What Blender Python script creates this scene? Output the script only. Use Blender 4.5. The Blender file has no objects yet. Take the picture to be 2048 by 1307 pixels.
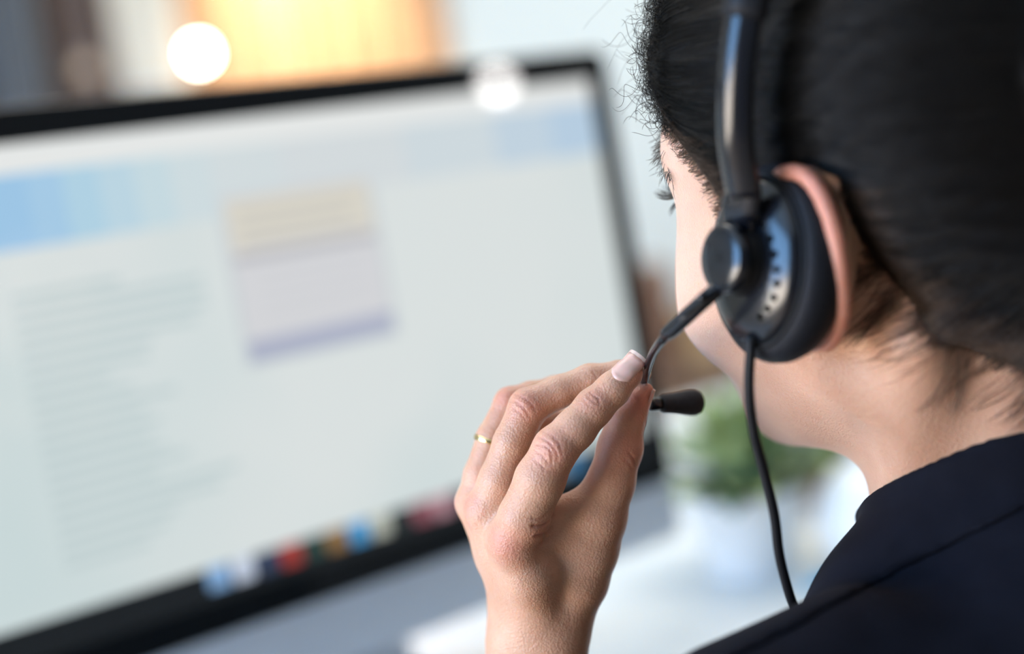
import bpy, math, random
import numpy as np

# ------------------------------------------------------------------ camera
rng = np.random.default_rng(7)
random.seed(7)
SC = bpy.context.scene
FPX = 2844.0
C0 = np.array([0.0, 0.0, 1.19])
PITCH, ROLL = math.radians(-8.31), math.radians(7.32)
CF = np.array([0, math.cos(PITCH), math.sin(PITCH)])
_R0 = np.array([1.0, 0, 0]); _U0 = np.cross(_R0, CF)
CR = math.cos(ROLL) * _R0 - math.sin(ROLL) * _U0
CU = math.sin(ROLL) * _R0 + math.cos(ROLL) * _U0

def P(px, py, d):
    return C0 + d * (CF + (px - 1024) / FPX * CR - (py - 653.5) / FPX * CU)

def ray(px, py):
    v = CF + (px - 1024) / FPX * CR - (py - 653.5) / FPX * CU
    return v / np.linalg.norm(v)

def on_plane(px, py, p0, n):
    v = ray(px, py); n = np.asarray(n, float)
    return C0 + v * (((np.asarray(p0) - C0) @ n) / (v @ n))

from mathutils import Matrix, Vector
cam_d = bpy.data.cameras.new('camera'); cam = bpy.data.objects.new('camera', cam_d)
SC.collection.objects.link(cam)
M4 = Matrix(((CR[0], CU[0], -CF[0], C0[0]), (CR[1], CU[1], -CF[1], C0[1]), (CR[2], CU[2], -CF[2], C0[2]), (0, 0, 0, 1)))
cam.matrix_world = M4
cam_d.lens = 36.0 * FPX / 2048; cam_d.sensor_width = 36.0; cam_d.sensor_fit = 'HORIZONTAL'
cam_d.clip_start = 0.02; cam_d.clip_end = 60
cam_d.dof.use_dof = True; cam_d.dof.focus_distance = 0.574; cam_d.dof.aperture_fstop = 2.15
SC.camera = cam

# ------------------------------------------------------------------ world, lights, exposure
SC.view_settings.view_transform = 'Standard'
SC.view_settings.look = 'None'
SC.view_settings.exposure = 0.0
SC.view_settings.gamma = 1.0
SC.view_settings.use_curve_mapping = False
W = bpy.data.worlds.new('world'); SC.world = W; W.use_nodes = True
W.node_tree.nodes['Background'].inputs[0].default_value = (0.86, 0.93, 1.0, 1)
W.node_tree.nodes['Background'].inputs[1].default_value = 0.13

def area(name, loc, target, sx, sy, power, col):
    l = bpy.data.lights.new(name, 'AREA'); l.shape = 'RECTANGLE'; l.size = sx; l.size_y = sy
    l.energy = power; l.color = col
    o = bpy.data.objects.new(name, l); SC.collection.objects.link(o)
    o.location = loc
    o.rotation_euler = (Vector(target) - Vector(loc)).to_track_quat('-Z', 'Y').to_euler()
    return o
# daylight through the window in the left wall: blue sky above, bright pale horizon below
area('window_sky_light', (-2.30, -0.40, 1.79), (0.1, 0.30, 1.35), 1.9, 1.26, 94, (0.25, 0.54, 1.0))
area('window_horizon_light', (-2.30, -0.40, 0.775), (0.1, 0.30, 1.05), 1.9, 0.72, 88, (1.0, 0.88, 0.75))
area('overhead_fill_light', (0.3, 1.75, 2.66), (0.3, 1.75, 0), 2.2, 1.2, 40, (1.0, 0.93, 0.84))  # added soft fill from above, no panel hangs there
area('back_wall_fill_light', (1.3, 2.9, 2.66), (0.9, 3.9, 1.2), 1.8, 0.5, 21, (0.94, 1.0, 0.98))  # added fill that brightens the back wall, without a fixture

# ------------------------------------------------------------------ helpers
COL = SC.collection
def tag(o, label=None, cat=None, group=None, kind=None):
    if label: o['label'] = label
    if cat: o['category'] = cat
    if group: o['group'] = group
    if kind: o['kind'] = kind
    return o

def empty(name, loc, label=None, cat=None, group=None):
    o = bpy.data.objects.new(name, None); COL.objects.link(o); o.location = loc
    o.empty_display_size = 0.05
    return tag(o, label, cat, group)

def link(name, me, mat, parent=None, smooth=True):
    o = bpy.data.objects.new(name, me); COL.objects.link(o)
    if mat is not None and len(me.materials) == 0: me.materials.append(mat)
    if smooth:
        me.polygons.foreach_set('use_smooth', np.ones(len(me.polygons), bool))
    if parent is not None:
        o.parent = parent            # geometry is written in world coordinates
        if parent.type == 'EMPTY': o.location = -parent.location
    return o

def mesh_from(V, F, name='mesh'):
    V = np.asarray(V, np.float32)
    me = bpy.data.meshes.new(name)
    if isinstance(F, np.ndarray):
        n = len(F); k = F.shape[1]
        me.vertices.add(len(V)); me.vertices.foreach_set('co', V.ravel())
        me.loops.add(n * k); me.loops.foreach_set('vertex_index', F.astype(np.int32).ravel())
        me.polygons.add(n); me.polygons.foreach_set('loop_start', np.arange(0, n * k, k, dtype=np.int32))
        me.update(calc_edges=True); me.validate()
    else:
        me.from_pydata(V.tolist(), [], [list(map(int, f)) for f in F]); me.update()
    return me

def join_parts(parts):
    V = []; F = []; n = 0
    for v, f in parts:
        V.append(np.asarray(v, float)); F += [[i + n for i in q] for q in f]; n += len(v)
    return np.concatenate(V), F

# ---- materials
def principled(name, col, rough=0.5, metal=0.0, spec=0.5, **kw):
    m = bpy.data.materials.new(name); m.use_nodes = True
    b = m.node_tree.nodes['Principled BSDF']
    b.inputs['Base Color'].default_value = (*col, 1); b.inputs['Roughness'].default_value = rough
    b.inputs['Metallic'].default_value = metal; b.inputs['Specular IOR Level'].default_value = spec
    for k, v in kw.items(): b.inputs[k.replace('_', ' ')].default_value = v
    return m

def noisy(name, c1, c2, scale, rough=0.5, bump=0.0, bscale=None, stretch=None, detail=4, **kw):
    m = principled(name, c1, rough, **kw); nt = m.node_tree; b = nt.nodes['Principled BSDF']
    tc = nt.nodes.new('ShaderNodeTexCoord'); mp = nt.nodes.new('ShaderNodeMapping')
    nt.links.new(tc.outputs['Object'], mp.inputs[0])
    if stretch: mp.inputs['Scale'].default_value = stretch
    n = nt.nodes.new('ShaderNodeTexNoise'); n.inputs['Scale'].default_value = scale; n.inputs['Detail'].default_value = detail
    nt.links.new(mp.outputs[0], n.inputs['Vector'])
    r = nt.nodes.new('ShaderNodeValToRGB'); r.color_ramp.elements[0].position = 0.35; r.color_ramp.elements[1].position = 0.68
    r.color_ramp.elements[0].color = (*c1, 1); r.color_ramp.elements[1].color = (*c2, 1)
    nt.links.new(n.outputs['Fac'], r.inputs[0]); nt.links.new(r.outputs[0], b.inputs['Base Color'])
    if bump:
        n2 = nt.nodes.new('ShaderNodeTexNoise'); n2.inputs['Scale'].default_value = bscale or scale; n2.inputs['Detail'].default_value = 3
        nt.links.new(mp.outputs[0], n2.inputs['Vector'])
        bp = nt.nodes.new('ShaderNodeBump'); bp.inputs['Strength'].default_value = bump; bp.inputs['Distance'].default_value = 0.001
        nt.links.new(n2.outputs['Fac'], bp.inputs['Height']); nt.links.new(bp.outputs[0], b.inputs['Normal'])
    return m

def emissive(name, col, strength, rough=0.3):
    m = principled(name, (0.02, 0.02, 0.02), rough)
    b = m.node_tree.nodes['Principled BSDF']
    b.inputs['Emission Color'].default_value = (*col, 1); b.inputs['Emission Strength'].default_value = strength
    return m

# ---- simple shapes (world coordinates unless a frame is given)
def box_vf(c, s, A=None):
    c = np.asarray(c, float); s = np.asarray(s, float) / 2
    v = np.array([[x, y, z] for x in (-1, 1) for y in (-1, 1) for z in (-1, 1)]) * s
    if A is not None: v = v @ np.asarray(A).T
    f = [(0, 1, 3, 2), (4, 6, 7, 5), (0, 4, 5, 1), (2, 3, 7, 6), (0, 2, 6, 4), (1, 5, 7, 3)]
    return v + c, f

def rbox_vf(c, s, r, A=None, n=3):
    """box with rounded vertical (local z) corners and a small chamfer on the rims"""
    sx, sy, sz = np.asarray(s, float) / 2
    def ring(inset):
        pts = []
        for qx, qy, a0 in ((1, 1, 0), (-1, 1, 90), (-1, -1, 180), (1, -1, 270)):
            for k in range(n + 1):
                a = math.radians(a0 + 90 * k / n)
                pts.append((qx * (sx - r) + (r - inset) * math.cos(a), qy * (sy - r) + (r - inset) * math.sin(a)))
        return pts
    ch = min(r, sz) * 0.35
    rows = [(ring(ch), -sz), (ring(0), -sz + ch), (ring(0), sz - ch), (ring(ch), sz)]
    v = np.array([(x, y, z) for rr, z in rows for x, y in rr]); m = len(rows[0][0])
    f = [[i * m + j, i * m + (j + 1) % m, (i + 1) * m + (j + 1) % m, (i + 1) * m + j] for i in range(3) for j in range(m)]
    f += [list(range(m))[::-1], [3 * m + j for j in range(m)]]
    if A is not None: v = v @ np.asarray(A).T
    return v + np.asarray(c, float), f

def frame_z(axis, up=(0, 0, 1)):
    z = np.asarray(axis, float); z = z / np.linalg.norm(z)
    x = np.cross(up, z)
    if np.linalg.norm(x) < 1e-4: x = np.cross((0, 1, 0), z)
    x /= np.linalg.norm(x)
    return np.array([x, np.cross(z, x), z]).T

def lathe_vf(prof, o=(0, 0, 0), A=None, n=40, sq=None):
    """prof: (radius, height) list; ends close on the axis when radius is 0"""
    A = np.eye(3) if A is None else A
    a = np.linspace(0, 2 * math.pi, n, endpoint=False); sx, sy = sq or (1, 1)
    v = []; f = []
    for r, h in prof:
        v.append(np.stack([sx * r * np.cos(a), sy * r * np.sin(a), np.full(n, h)], 1))
    v = np.concatenate(v)
    for i in range(len(prof) - 1):
        for j in range(n):
            f.append([i * n + j, i * n + (j + 1) % n, (i + 1) * n + (j + 1) % n, (i + 1) * n + j])
    f.append(list(range(n))[::-1]); f.append([(len(prof) - 1) * n + j for j in range(n)])
    return v @ A.T + np.asarray(o, float), f

def spline(pts, n):
    """Catmull-Rom through pts"""
    p = np.asarray(pts, float); p = np.vstack([2 * p[0] - p[1], p, 2 * p[-1] - p[-2]])
    m = len(p) - 3; t = np.linspace(0, m - 1e-9, n); i = t.astype(int); u = (t - i)[:, None]
    a, b, c, d = p[i], p[i + 1], p[i + 2], p[i + 3]
    return 0.5 * (2 * b + (c - a) * u + (2 * a - 5 * b + 4 * c - d) * u ** 2 + (3 * b - a - 3 * c + d) * u ** 3)

def sweep_vf(path, prof, ref, scale=None):
    """sweep a closed 2D profile along path; ref(i) gives the profile's x direction"""
    path = np.asarray(path, float); n = len(path); T = np.gradient(path, axis=0)
    T /= np.linalg.norm(T, axis=1)[:, None]; v = []; m = len(prof)
    for i in range(n):
        r = np.asarray(ref(i) if callable(ref) else ref, float); x = r - (r @ T[i]) * T[i]; x /= np.linalg.norm(x); y = np.cross(T[i], x)
        s = 1 if scale is None else scale[i]
        v.append(path[i] + (prof[:, :1] * s) * x + (prof[:, 1:] * s) * y)
    v = np.concatenate(v)
    f = [[i * m + j, i * m + (j + 1) % m, (i + 1) * m + (j + 1) % m, (i + 1) * m + j] for i in range(n - 1) for j in range(m)]
    f += [list(range(m))[::-1], [(n - 1) * m + j for j in range(m)]]
    return v, f

def circ(r, n=12, sx=1, sy=1):
    a = np.linspace(0, 2 * math.pi, n, endpoint=False)
    return np.stack([sx * r * np.cos(a), sy * r * np.sin(a)], 1)

def rrect(w, h, r, n=4):
    pts = []
    for qx, qy, a0 in ((1, 1, 0), (-1, 1, 90), (-1, -1, 180), (1, -1, 270)):
        for k in range(n + 1):
            a = math.radians(a0 + 90 * k / n)
            pts.append((qx * (w / 2 - r) + r * math.cos(a), qy * (h / 2 - r) + r * math.sin(a)))
    return np.array(pts)

def tube(name, path, r, mat, parent, n=12, scale=None):
    T = np.asarray(path[-1]) - np.asarray(path[0])
    ref = np.cross(T, (0.31, 0.17, 0.93))
    return link(name, mesh_from(*sweep_vf(path, circ(r, n), ref, scale)), mat, parent)

def hair_vf(strands, radii, sides=3):
    """strands (N,K,3); radii (N,) or (N,K) -> one mesh of thin tubes"""
    S = np.asarray(strands, np.float32); N, K, _ = S.shape
    T = np.gradient(S, axis=1); T /= np.linalg.norm(T, axis=2, keepdims=True) + 1e-9
    ref = np.array([0.35, -0.8, 0.48], np.float32)
    X = np.cross(T, ref); X /= np.linalg.norm(X, axis=2, keepdims=True) + 1e-9; Y = np.cross(T, X)
    r = np.asarray(radii, np.float32); r = r[:, None] * np.ones((N, K), np.float32) if r.ndim == 1 else r
    tap = np.ones(K, np.float32); tap[-1] = 0.25; tap[-2] = 0.6
    r = r * tap
    V = np.zeros((N, K, sides, 3), np.float32)
    for s in range(sides):
        a = 2 * math.pi * s / sides
        V[:, :, s] = S + r[..., None] * (math.cos(a) * X + math.sin(a) * Y)
    idx = np.arange(N * K * sides).reshape(N, K, sides)
    F = []
    for s in range(sides):
        s2 = (s + 1) % sides
        F.append(np.stack([idx[:, :-1, s], idx[:, :-1, s2], idx[:, 1:, s2], idx[:, 1:, s]], -1).reshape(-1, 4))
    return V.reshape(-1, 3), np.concatenate(F)

# ------------------------------------------------------------------ distance-field modelling
def smin(a, b, k):
    h = np.clip(0.5 + 0.5 * (b - a) / k, 0, 1)
    return b + (a - b) * h - k * h * (1 - h)
def smax(a, b, k): return -smin(-a, -b, k)

def rcone(p, a, b, ra, rb):
    a = np.asarray(a, np.float32); ab = np.asarray(b, np.float32) - a
    t = np.clip((p - a) @ ab / (ab @ ab), 0, 1)
    return np.linalg.norm(p - a - t[:, None] * ab, axis=1) - (ra + (rb - ra) * t)

def ball(p, c, r): return np.linalg.norm(p - np.asarray(c, np.float32), axis=1) - r

def ell(p, c, r, A=None):
    q = p - np.asarray(c, np.float32)
    if A is not None: q = q @ np.asarray(A, np.float32)
    r = np.asarray(r, np.float32)
    k0 = np.linalg.norm(q / r, axis=1); k1 = np.linalg.norm(q / r ** 2, axis=1) + 1e-9
    return k0 * (k0 - 1) / k1

def chain(p, pts, k):
    d = None
    for (a, ra), (b, rb) in zip(pts[:-1], pts[1:]):
        e = rcone(p, a, b, ra, rb); d = e if d is None else smin(d, e, k)
    return d

def grad(sdf, p, e=4e-4):
    g = np.zeros_like(p)
    for i in range(3):
        o = np.zeros(3, np.float32); o[i] = e
        g[:, i] = sdf(p + o) - sdf(p - o)
    return g / (np.linalg.norm(g, axis=1)[:, None] + 1e-12)

def trace(px, py, sdf, d0=0.3, d1=0.9):
    """walk the sight lines of pixels to the surface; returns points (nearest approach where they miss)"""
    one = np.isscalar(px); px = np.atleast_1d(np.asarray(px, float)); py = np.atleast_1d(np.asarray(py, float))
    v = CF + (px - 1024)[:, None] / FPX * CR - (py - 653.5)[:, None] / FPX * CU
    o = C0 + v * d0; v = v / np.linalg.norm(v, axis=1)[:, None]
    t = np.zeros(len(px)); best = np.full(len(px), 9.0); bp = o.copy()
    for _ in range(120):
        q = o + v * t[:, None]; s = sdf(q.astype(np.float32))
        m = s < best; best[m] = s[m]; bp[m] = q[m]
        if (s < 1e-4).all(): break
        t = np.where((s < 1e-4) | (t > d1 - d0), t, t + np.maximum(s * .85, 2e-4))
    return bp[0].astype(np.float32) if one else bp.astype(np.float32)

def drop(p, dirn, sdf, far):
    """march points p along dirn onto the surface; returns distance walked (far when missed)"""
    t = np.zeros(len(p)); dirn = np.asarray(dirn, float)
    for _ in range(70):
        s = sdf((p + dirn * t[:, None]).astype(np.float32))
        t = np.where((s < 5e-5) | (t > far), t, t + s * .9)
    return t

def polygonise(sdf, lo, hi, h, relax=2):
    lo = np.asarray(lo, float); hi = np.asarray(hi, float); K = 4
    n = (np.ceil((hi - lo) / (h * K)).astype(int) + 1)
    g = np.stack(np.meshgrid(*[np.arange(k) for k in n], indexing='ij'), -1).reshape(-1, 3)
    cv = sdf((lo + g * h * K).astype(np.float32)).reshape(n)
    band = h * K * 2.4
    nf = (n - 1) * K + 1
    near = np.abs(cv) < band
    # nearest coarse node for each fine node
    off = K // 2
    ix = [np.minimum((np.arange(m) + off) // K, n[i] - 1) for i, m in enumerate(nf)]
    near_f = near[np.ix_(*ix)]; val = cv[np.ix_(*ix)].astype(np.float32)
    idx = np.argwhere(near_f)
    out = np.empty(len(idx), np.float32)
    for s in range(0, len(idx), 400000):
        out[s:s + 400000] = sdf((lo + idx[s:s + 400000] * h).astype(np.float32))
    val[near_f] = out
    ins = val < 0
    c = np.zeros(tuple(np.array(ins.shape) - 1), np.int8)
    for dx in (0, 1):
        for dy in (0, 1):
            for dz in (0, 1):
                c += ins[dx:ins.shape[0] - 1 + dx, dy:ins.shape[1] - 1 + dy, dz:ins.shape[2] - 1 + dz]
    act = (c > 0) & (c < 8); cells = np.argwhere(act)
    vid = -np.ones(act.shape, np.int64); vid[act] = np.arange(len(cells))
    acc = np.zeros((len(cells), 3)); cnt = np.zeros(len(cells))
    corners = np.array([[x, y, z] for x in (0, 1) for y in (0, 1) for z in (0, 1)])
    for i in range(8):
        for j in range(i + 1, 8):
            if np.abs(corners[i] - corners[j]).sum() != 1: continue
            a = cells + corners[i]; b = cells + corners[j]
            va = val[a[:, 0], a[:, 1], a[:, 2]]; vb = val[b[:, 0], b[:, 1], b[:, 2]]
            m = (va < 0) != (vb < 0)
            t = np.where(m, va / np.where(m, va - vb, 1), 0)
            acc[m] += (a + (b - a) * t[:, None])[m]; cnt[m] += 1
    V = lo + acc / cnt[:, None] * h
    F = []
    for ax in range(3):
        o1, o2 = (ax + 1) % 3, (ax + 2) % 3
        sl0 = [slice(None)] * 3; sl1 = [slice(None)] * 3; sl0[ax] = slice(0, -1); sl1[ax] = slice(1, None)
        a = ins[tuple(sl0)]; b = ins[tuple(sl1)]
        e = np.argwhere(a != b)
        ok = (e[:, o1] > 0) & (e[:, o2] > 0) & (e[:, o1] < ins.shape[o1] - 1) & (e[:, o2] < ins.shape[o2] - 1)
        e = e[ok]
        q = []
        for s1, s2 in ((-1, -1), (0, -1), (0, 0), (-1, 0)):
            t = e.copy(); t[:, o1] += s1; t[:, o2] += s2; q.append(vid[t[:, 0], t[:, 1], t[:, 2]])
        q = np.stack(q, 1); flip = ~a[e[:, 0], e[:, 1], e[:, 2]]
        q[flip] = q[flip][:, ::-1]; F.append(q)
    F = np.concatenate(F); F = F[(F >= 0).all(1)]
    V = V.astype(np.float32)
    for _ in range(relax):
        V = V - sdf(V)[:, None] * grad(sdf, V)
    return V.astype(np.float32), F

def add_attr(me, name, vals):
    a = me.attributes.new(name, 'FLOAT', 'POINT'); a.data.foreach_set('value', np.asarray(vals, np.float32))
#@@HELPERS_END

# ------------------------------------------------------------------ materials
MT = {}
MT['wall'] = noisy('wall_paint', (0.75, 0.82, 0.81), (0.79, 0.86, 0.85), 3.0, 0.7, 0.15, 160)
MT['floor'] = noisy('floor_oak', (0.36, 0.27, 0.19), (0.46, 0.35, 0.25), 4.0, 0.45, stretch=(1, 9, 1))
MT['wood'] = noisy('warm_wood', (0.34, 0.21, 0.12), (0.44, 0.28, 0.165), 5.0, 0.5, 0.2, 60, stretch=(8, 8, 0.7))
MT['wood_dark'] = noisy('dark_wood', (0.10, 0.062, 0.04), (0.15, 0.09, 0.06), 5.0, 0.5, stretch=(8, 8, 0.7))
MT['desk'] = noisy('white_desktop', (0.69, 0.73, 0.745), (0.72, 0.76, 0.775), 6.0, 0.32, 0.05, 300)
MT['alu'] = noisy('brushed_aluminium', (0.56, 0.62, 0.70), (0.60, 0.66, 0.74), 40, 0.42, metal=0.55, stretch=(1, 1, 12))
MT['bezel'] = noisy('black_glass', (0.006, 0.008, 0.010), (0.008, 0.010, 0.012), 3, 0.03)
MT['steel'] = noisy('steel', (0.50, 0.51, 0.53), (0.56, 0.57, 0.59), 30, 0.35, metal=1.0)
MT['blind'] = noisy('cream_blind', (0.80, 0.76, 0.64), (0.85, 0.81, 0.70), 8, 0.8)
MT['curtain'] = noisy('grey_blue_curtain', (0.16, 0.19, 0.23), (0.22, 0.25, 0.29), 9, 0.9, stretch=(14, 14, 0.5))
MT['china'] = noisy('white_glaze', (0.82, 0.86, 0.88), (0.85, 0.885, 0.90), 10, 0.28)
MT['soil'] = noisy('soil', (0.03, 0.022, 0.016), (0.06, 0.045, 0.03), 90, 0.95, 0.8, 160)
MT['leaf'] = noisy('leaf_green', (0.26, 0.36, 0.13), (0.42, 0.52, 0.26), 30, 0.45, 0.2, 200)
MT['leaf2'] = noisy('leaf_dark_green', (0.02, 0.09, 0.05), (0.05, 0.15, 0.08), 30, 0.45, 0.2, 200)
MT['cyan'] = noisy('cyan_plastic', (0.03, 0.42, 0.72), (0.05, 0.48, 0.80), 12, 0.4)
MT['tan'] = noisy('tan_card', (0.42, 0.27, 0.13), (0.50, 0.33, 0.17), 12, 0.7)
MT['brown'] = noisy('brown_leather', (0.16, 0.085, 0.05), (0.22, 0.12, 0.075), 40, 0.55, 0.3, 220)
MT['grey'] = noisy('grey_card', (0.20, 0.22, 0.24), (0.26, 0.28, 0.30), 20, 0.7)
MT['black_plastic'] = noisy('black_plastic', (0.012, 0.014, 0.018), (0.016, 0.018, 0.022), 30, 0.42)

# ------------------------------------------------------------------ the room
YB = 3.9
link('floor', mesh_from(*box_vf((0.4, 1.2, -0.05), (6.4, 6.2, 0.1))), MT['floor'], smooth=False)['kind'] = 'structure'
link('wall_back', mesh_from(*box_vf((0.4, YB + 0.06, 1.35), (6.4, 0.12, 2.7))), MT['wall'], smooth=False)['kind'] = 'structure'
# left wall with a wide window opening
XL = -2.4
WY = -0.40
link('ceiling', mesh_from(*box_vf((0.4, 1.2, 2.75), (6.4, 6.2, 0.1))), MT['wall'], smooth=False)['kind'] = 'structure'
pw = join_parts([box_vf((XL - .06, 0.9, 0.175), (.12, 5.88, .35)), box_vf((XL - .06, 0.9, 2.575), (.12, 5.88, .25)),
                 box_vf((XL - .06, (WY - 1.05 - 2.04) / 2, 1.40), (.12, WY - 1.05 + 2.04, 2.10)), box_vf((XL - .06, (WY + 1.05 + 3.84) / 2, 1.40), (.12, 3.84 - WY - 1.05, 2.10))])
link('wall_left', mesh_from(*pw), MT['wall'], smooth=False)['kind'] = 'structure'
w1 = empty('window_1', (XL - .06, WY, 0.35)); w1['kind'] = 'structure'
fr = join_parts([box_vf((XL - .05, WY, 0.375), (.07, 2.1, .05)), box_vf((XL - .05, WY, 2.425), (.07, 2.1, .05)),
                 box_vf((XL - .05, WY - 1.025, 1.40), (.07, .05, 2.0)), box_vf((XL - .05, WY + 1.025, 1.40), (.07, .05, 2.0)),
                 box_vf((XL - .05, WY, 1.40), (.07, .05, 2.0))])
link('window_frame', mesh_from(*fr), MT['china'], w1, smooth=False)
link('window_sill', mesh_from(*rbox_vf((XL + .02, WY, .335), (.22, 2.2, .03), .01)), MT['china'], w1, smooth=False)
MT['glass'] = principled('window_glass', (0.9, 0.95, 1.0), 0.02, Transmission_Weight=1.0, IOR=1.02)
for yy in (-.5125, .5125):
    link('pane', mesh_from(*box_vf((XL - .05, WY + yy, 1.40), (.006, .975, 2.0))), MT['glass'], w1, smooth=False)
bb = link('baseboard_back', mesh_from(*box_vf((0.4, YB - .008, .05), (6.4, .016, .1))), MT['china'], smooth=False); bb['kind'] = 'structure'

# ------------------------------------------------------------------ things along the back wall
def bx(px, py, y): return on_plane(px, py, (0, y, 0), (0, 1, 0))
# wooden wall panelling: planks side by side, a tall narrow lit window between them
pan = empty('wall_panelling', (-0.8, YB - .02, 0), 'warm brown wood panelling covering the left of the back wall', 'panelling')
x0, x1 = bx(90, 100, YB)[0], bx(905, 100, YB)[0]
n = 12; wv = (x1 - x0) / n
for i in range(n):
    link('plank', mesh_from(*rbox_vf((x0 + (i + .5) * wv, YB - .02, 1.35), (wv - .008, .04, 2.7), .006)), MT['wood_dark'] if i < 2 else MT['wood'], pan, smooth=False)
link('rail', mesh_from(*rbox_vf(((x0 + x1) / 2, YB - .05, 1.02), (x1 - x0, .03, .09), .006)), MT['wood_dark'], pan, smooth=False)
xa, xb = bx(228, 60, YB - .1)[0], bx(362, 60, YB - .1)[0]
zb = bx(310, 178, YB - .1)[2]
bl = empty('roller_blind', ((xa + xb) / 2, YB - .1, zb), 'narrow cream roller blind hanging against the brown wood panelling', 'blind')
link('fabric', mesh_from(*box_vf(((xa + xb) / 2, YB - .1, (zb + 2.5) / 2), (xb - xa, .006, 2.5 - zb))), MT['blind'], bl, smooth=False)
link('bottom_bar', mesh_from(*lathe_vf([(.0, 0), (.011, 0), (.011, xb - xa), (0, xb - xa)], (xa, YB - .1, zb), frame_z((1, 0, 0)), 12)), MT['china'], bl)
link('roller', mesh_from(*lathe_vf([(.0, 0), (.03, 0), (.03, xb - xa), (0, xb - xa)], (xa, YB - .1, 2.52), frame_z((1, 0, 0)), 16)), MT['steel'], bl)
# grey-blue curtain with folds at the far left
xc0, xc1 = bx(-330, 100, YB - .15)[0], bx(72, 100, YB - .15)[0]
u = np.linspace(0, 1, 90); fx = xc0 + (xc1 - xc0) * u; fy = YB - .15 + .035 * np.sin(u * 46) + .012 * np.sin(u * 17 + 1)
rows = []
for z in np.linspace(0.03, 2.6, 12): rows.append(np.stack([fx, fy * 1.0 + .004 * np.sin(u * 30 + z * 4), np.full(90, z)], 1))
V = np.concatenate(rows); Vb = V.copy(); Vb[:, 1] += .006; nV = len(V)
Fq = [[i * 90 + j, i * 90 + j + 1, (i + 1) * 90 + j + 1, (i + 1) * 90 + j] for i in range(11) for j in range(89)]
tag(link('curtain', mesh_from(np.concatenate([V, Vb]), Fq + [[q + nV for q in f[::-1]] for f in Fq]), MT['curtain']),
    'grey-blue curtain hanging in folds left of the wood panelling', 'curtain')

def pendant(px, py, y, r, strength, col, label, cat='lamp', cup=True):
    return pendant_at(bx(px, py, y), r, strength, col, label, cat)
def pendant_at(c, r, strength, col, label, cat='lamp'):
    t = empty('pendant_lamp', (c[0], c[1], c[2]), label, cat, 'pendant lamps')
    m = emissive('lamp_glow', col, strength)
    a = np.linspace(-math.pi / 2, math.pi / 2, 17)
    link('globe', mesh_from(*lathe_vf([(max(1e-4, r * math.cos(q)), r * math.sin(q)) for q in a], c, None, 28)), m, t)
    link('cap', mesh_from(*lathe_vf([(0, 0), (r * .42, 0), (r * .36, r * .4), (0.006, r * .6), (0, r * .62)], c + np.array([0, 0, r * .93]), None, 20)), MT['steel'], t)
    tube('cord', [c + np.array([0, 0, r * 1.4]), (c + np.array([0, 0, r * 1.4]) + np.array([c[0], c[1], 2.7])) / 2, np.array([c[0], c[1], 2.7])], .003, MT['black_plastic'], t, 8)
    link('ceiling_rose', mesh_from(*lathe_vf([(0, 0), (.05, 0), (.045, .03), (0, .03)], (c[0], c[1], 2.68), None, 20)), MT['steel'], t)
    return t
# added spotlight out of view, putting a warm sun-like glow on the panelling
hot = bx(610, 50, YB - .04)
sp = np.array([hot[0] - .05, 3.35, 2.55])
spt = empty('added_spotlight', (sp[0], sp[1], 2.70), 'added steel ceiling spotlight out of view, casting the warm glow on the wood panelling', 'spotlight')
sd = hot - sp; sd /= np.linalg.norm(sd)
link('shade', mesh_from(*lathe_vf([(.018, -.05), (.03, -.05), (.045, .05), (.042, .05), (.028, -.04), (.016, -.045)], sp, frame_z(sd), 28)), MT['steel'], spt)
tube('stem', [sp - sd * .045, sp + np.array([0, 0, .09]), np.array([sp[0], sp[1], 2.699])], .006, MT['steel'], spt, 10)
link('ceiling_plate', mesh_from(*lathe_vf([(0, 0), (.045, 0), (.04, .018), (0, .018)], (sp[0], sp[1], 2.682), None, 20)), MT['steel'], spt)
ld_ = bpy.data.lights.new('added_spot_beam', 'SPOT'); ld_.energy = 560; ld_.color = (1.0, .76, .50); ld_.spot_size = math.radians(40); ld_.spot_blend = 1.0; ld_.shadow_soft_size = .025
lo_ = bpy.data.objects.new('added_spot_beam', ld_); COL.objects.link(lo_); lo_.location = sp + sd * .06
lo_.rotation_euler = Vector(sd).to_track_quat('-Z', 'Y').to_euler()
pendant(398, 107, 3.2, 0.022, 34.0, (1.0, 0.93, 0.78), 'small bright white bulb lamp just right of the cream blind')
pendant(170, 135, 3.3, 0.020, 0.7, (1.0, 0.8, 0.62), 'small dim bulb lamp between the curtain and the cream blind')

# ------------------------------------------------------------------ the monitor
MY, MTL = math.radians(36.58), math.radians(4.14)
mw = np.array([math.cos(MY), math.sin(MY), 0]); mn = np.array([math.sin(MY), -math.cos(MY), 0])
mu = np.array([0, 0, 1]) * math.cos(MTL) - mn * math.sin(MTL); mN = np.cross(mw, mu)  # mN: out of the screen
MO = np.array([0.11057, 1.2615, C0[2] + 0.04909])          # top right corner of the glass
MW, MH, CH = 0.65, 0.385, 0.052
def ma(a, b, c=0.0): return MO - mw * a - mu * b + mN * c    # a: from the right edge, b: down, c: out
def mab(px, py):
    q = on_plane(px, py, MO, mN) - MO
    return -q @ mw, -q @ mu
def panel(a0, a1, b0, b1, c, th, r=0.0):
    A = np.array([-mw, mu, -mN]).T if False else np.array([mw, mu, mN]).T
    ce = ma((a0 + a1) / 2, (b0 + b1) / 2, c - th / 2)
    return rbox_vf(ce, (abs(a1 - a0), abs(b1 - b0), th), r, A, 5) if r else box_vf(ce, (abs(a1 - a0), abs(b1 - b0), th), A)
DZ = 0.73
foot = ma(MW / 2, MH + CH, -.06); foot[2] = DZ
mon = empty('desktop_computer', foot, 'large slim all-in-one computer with bright screen and aluminium chin on the white desk', 'computer')
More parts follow.
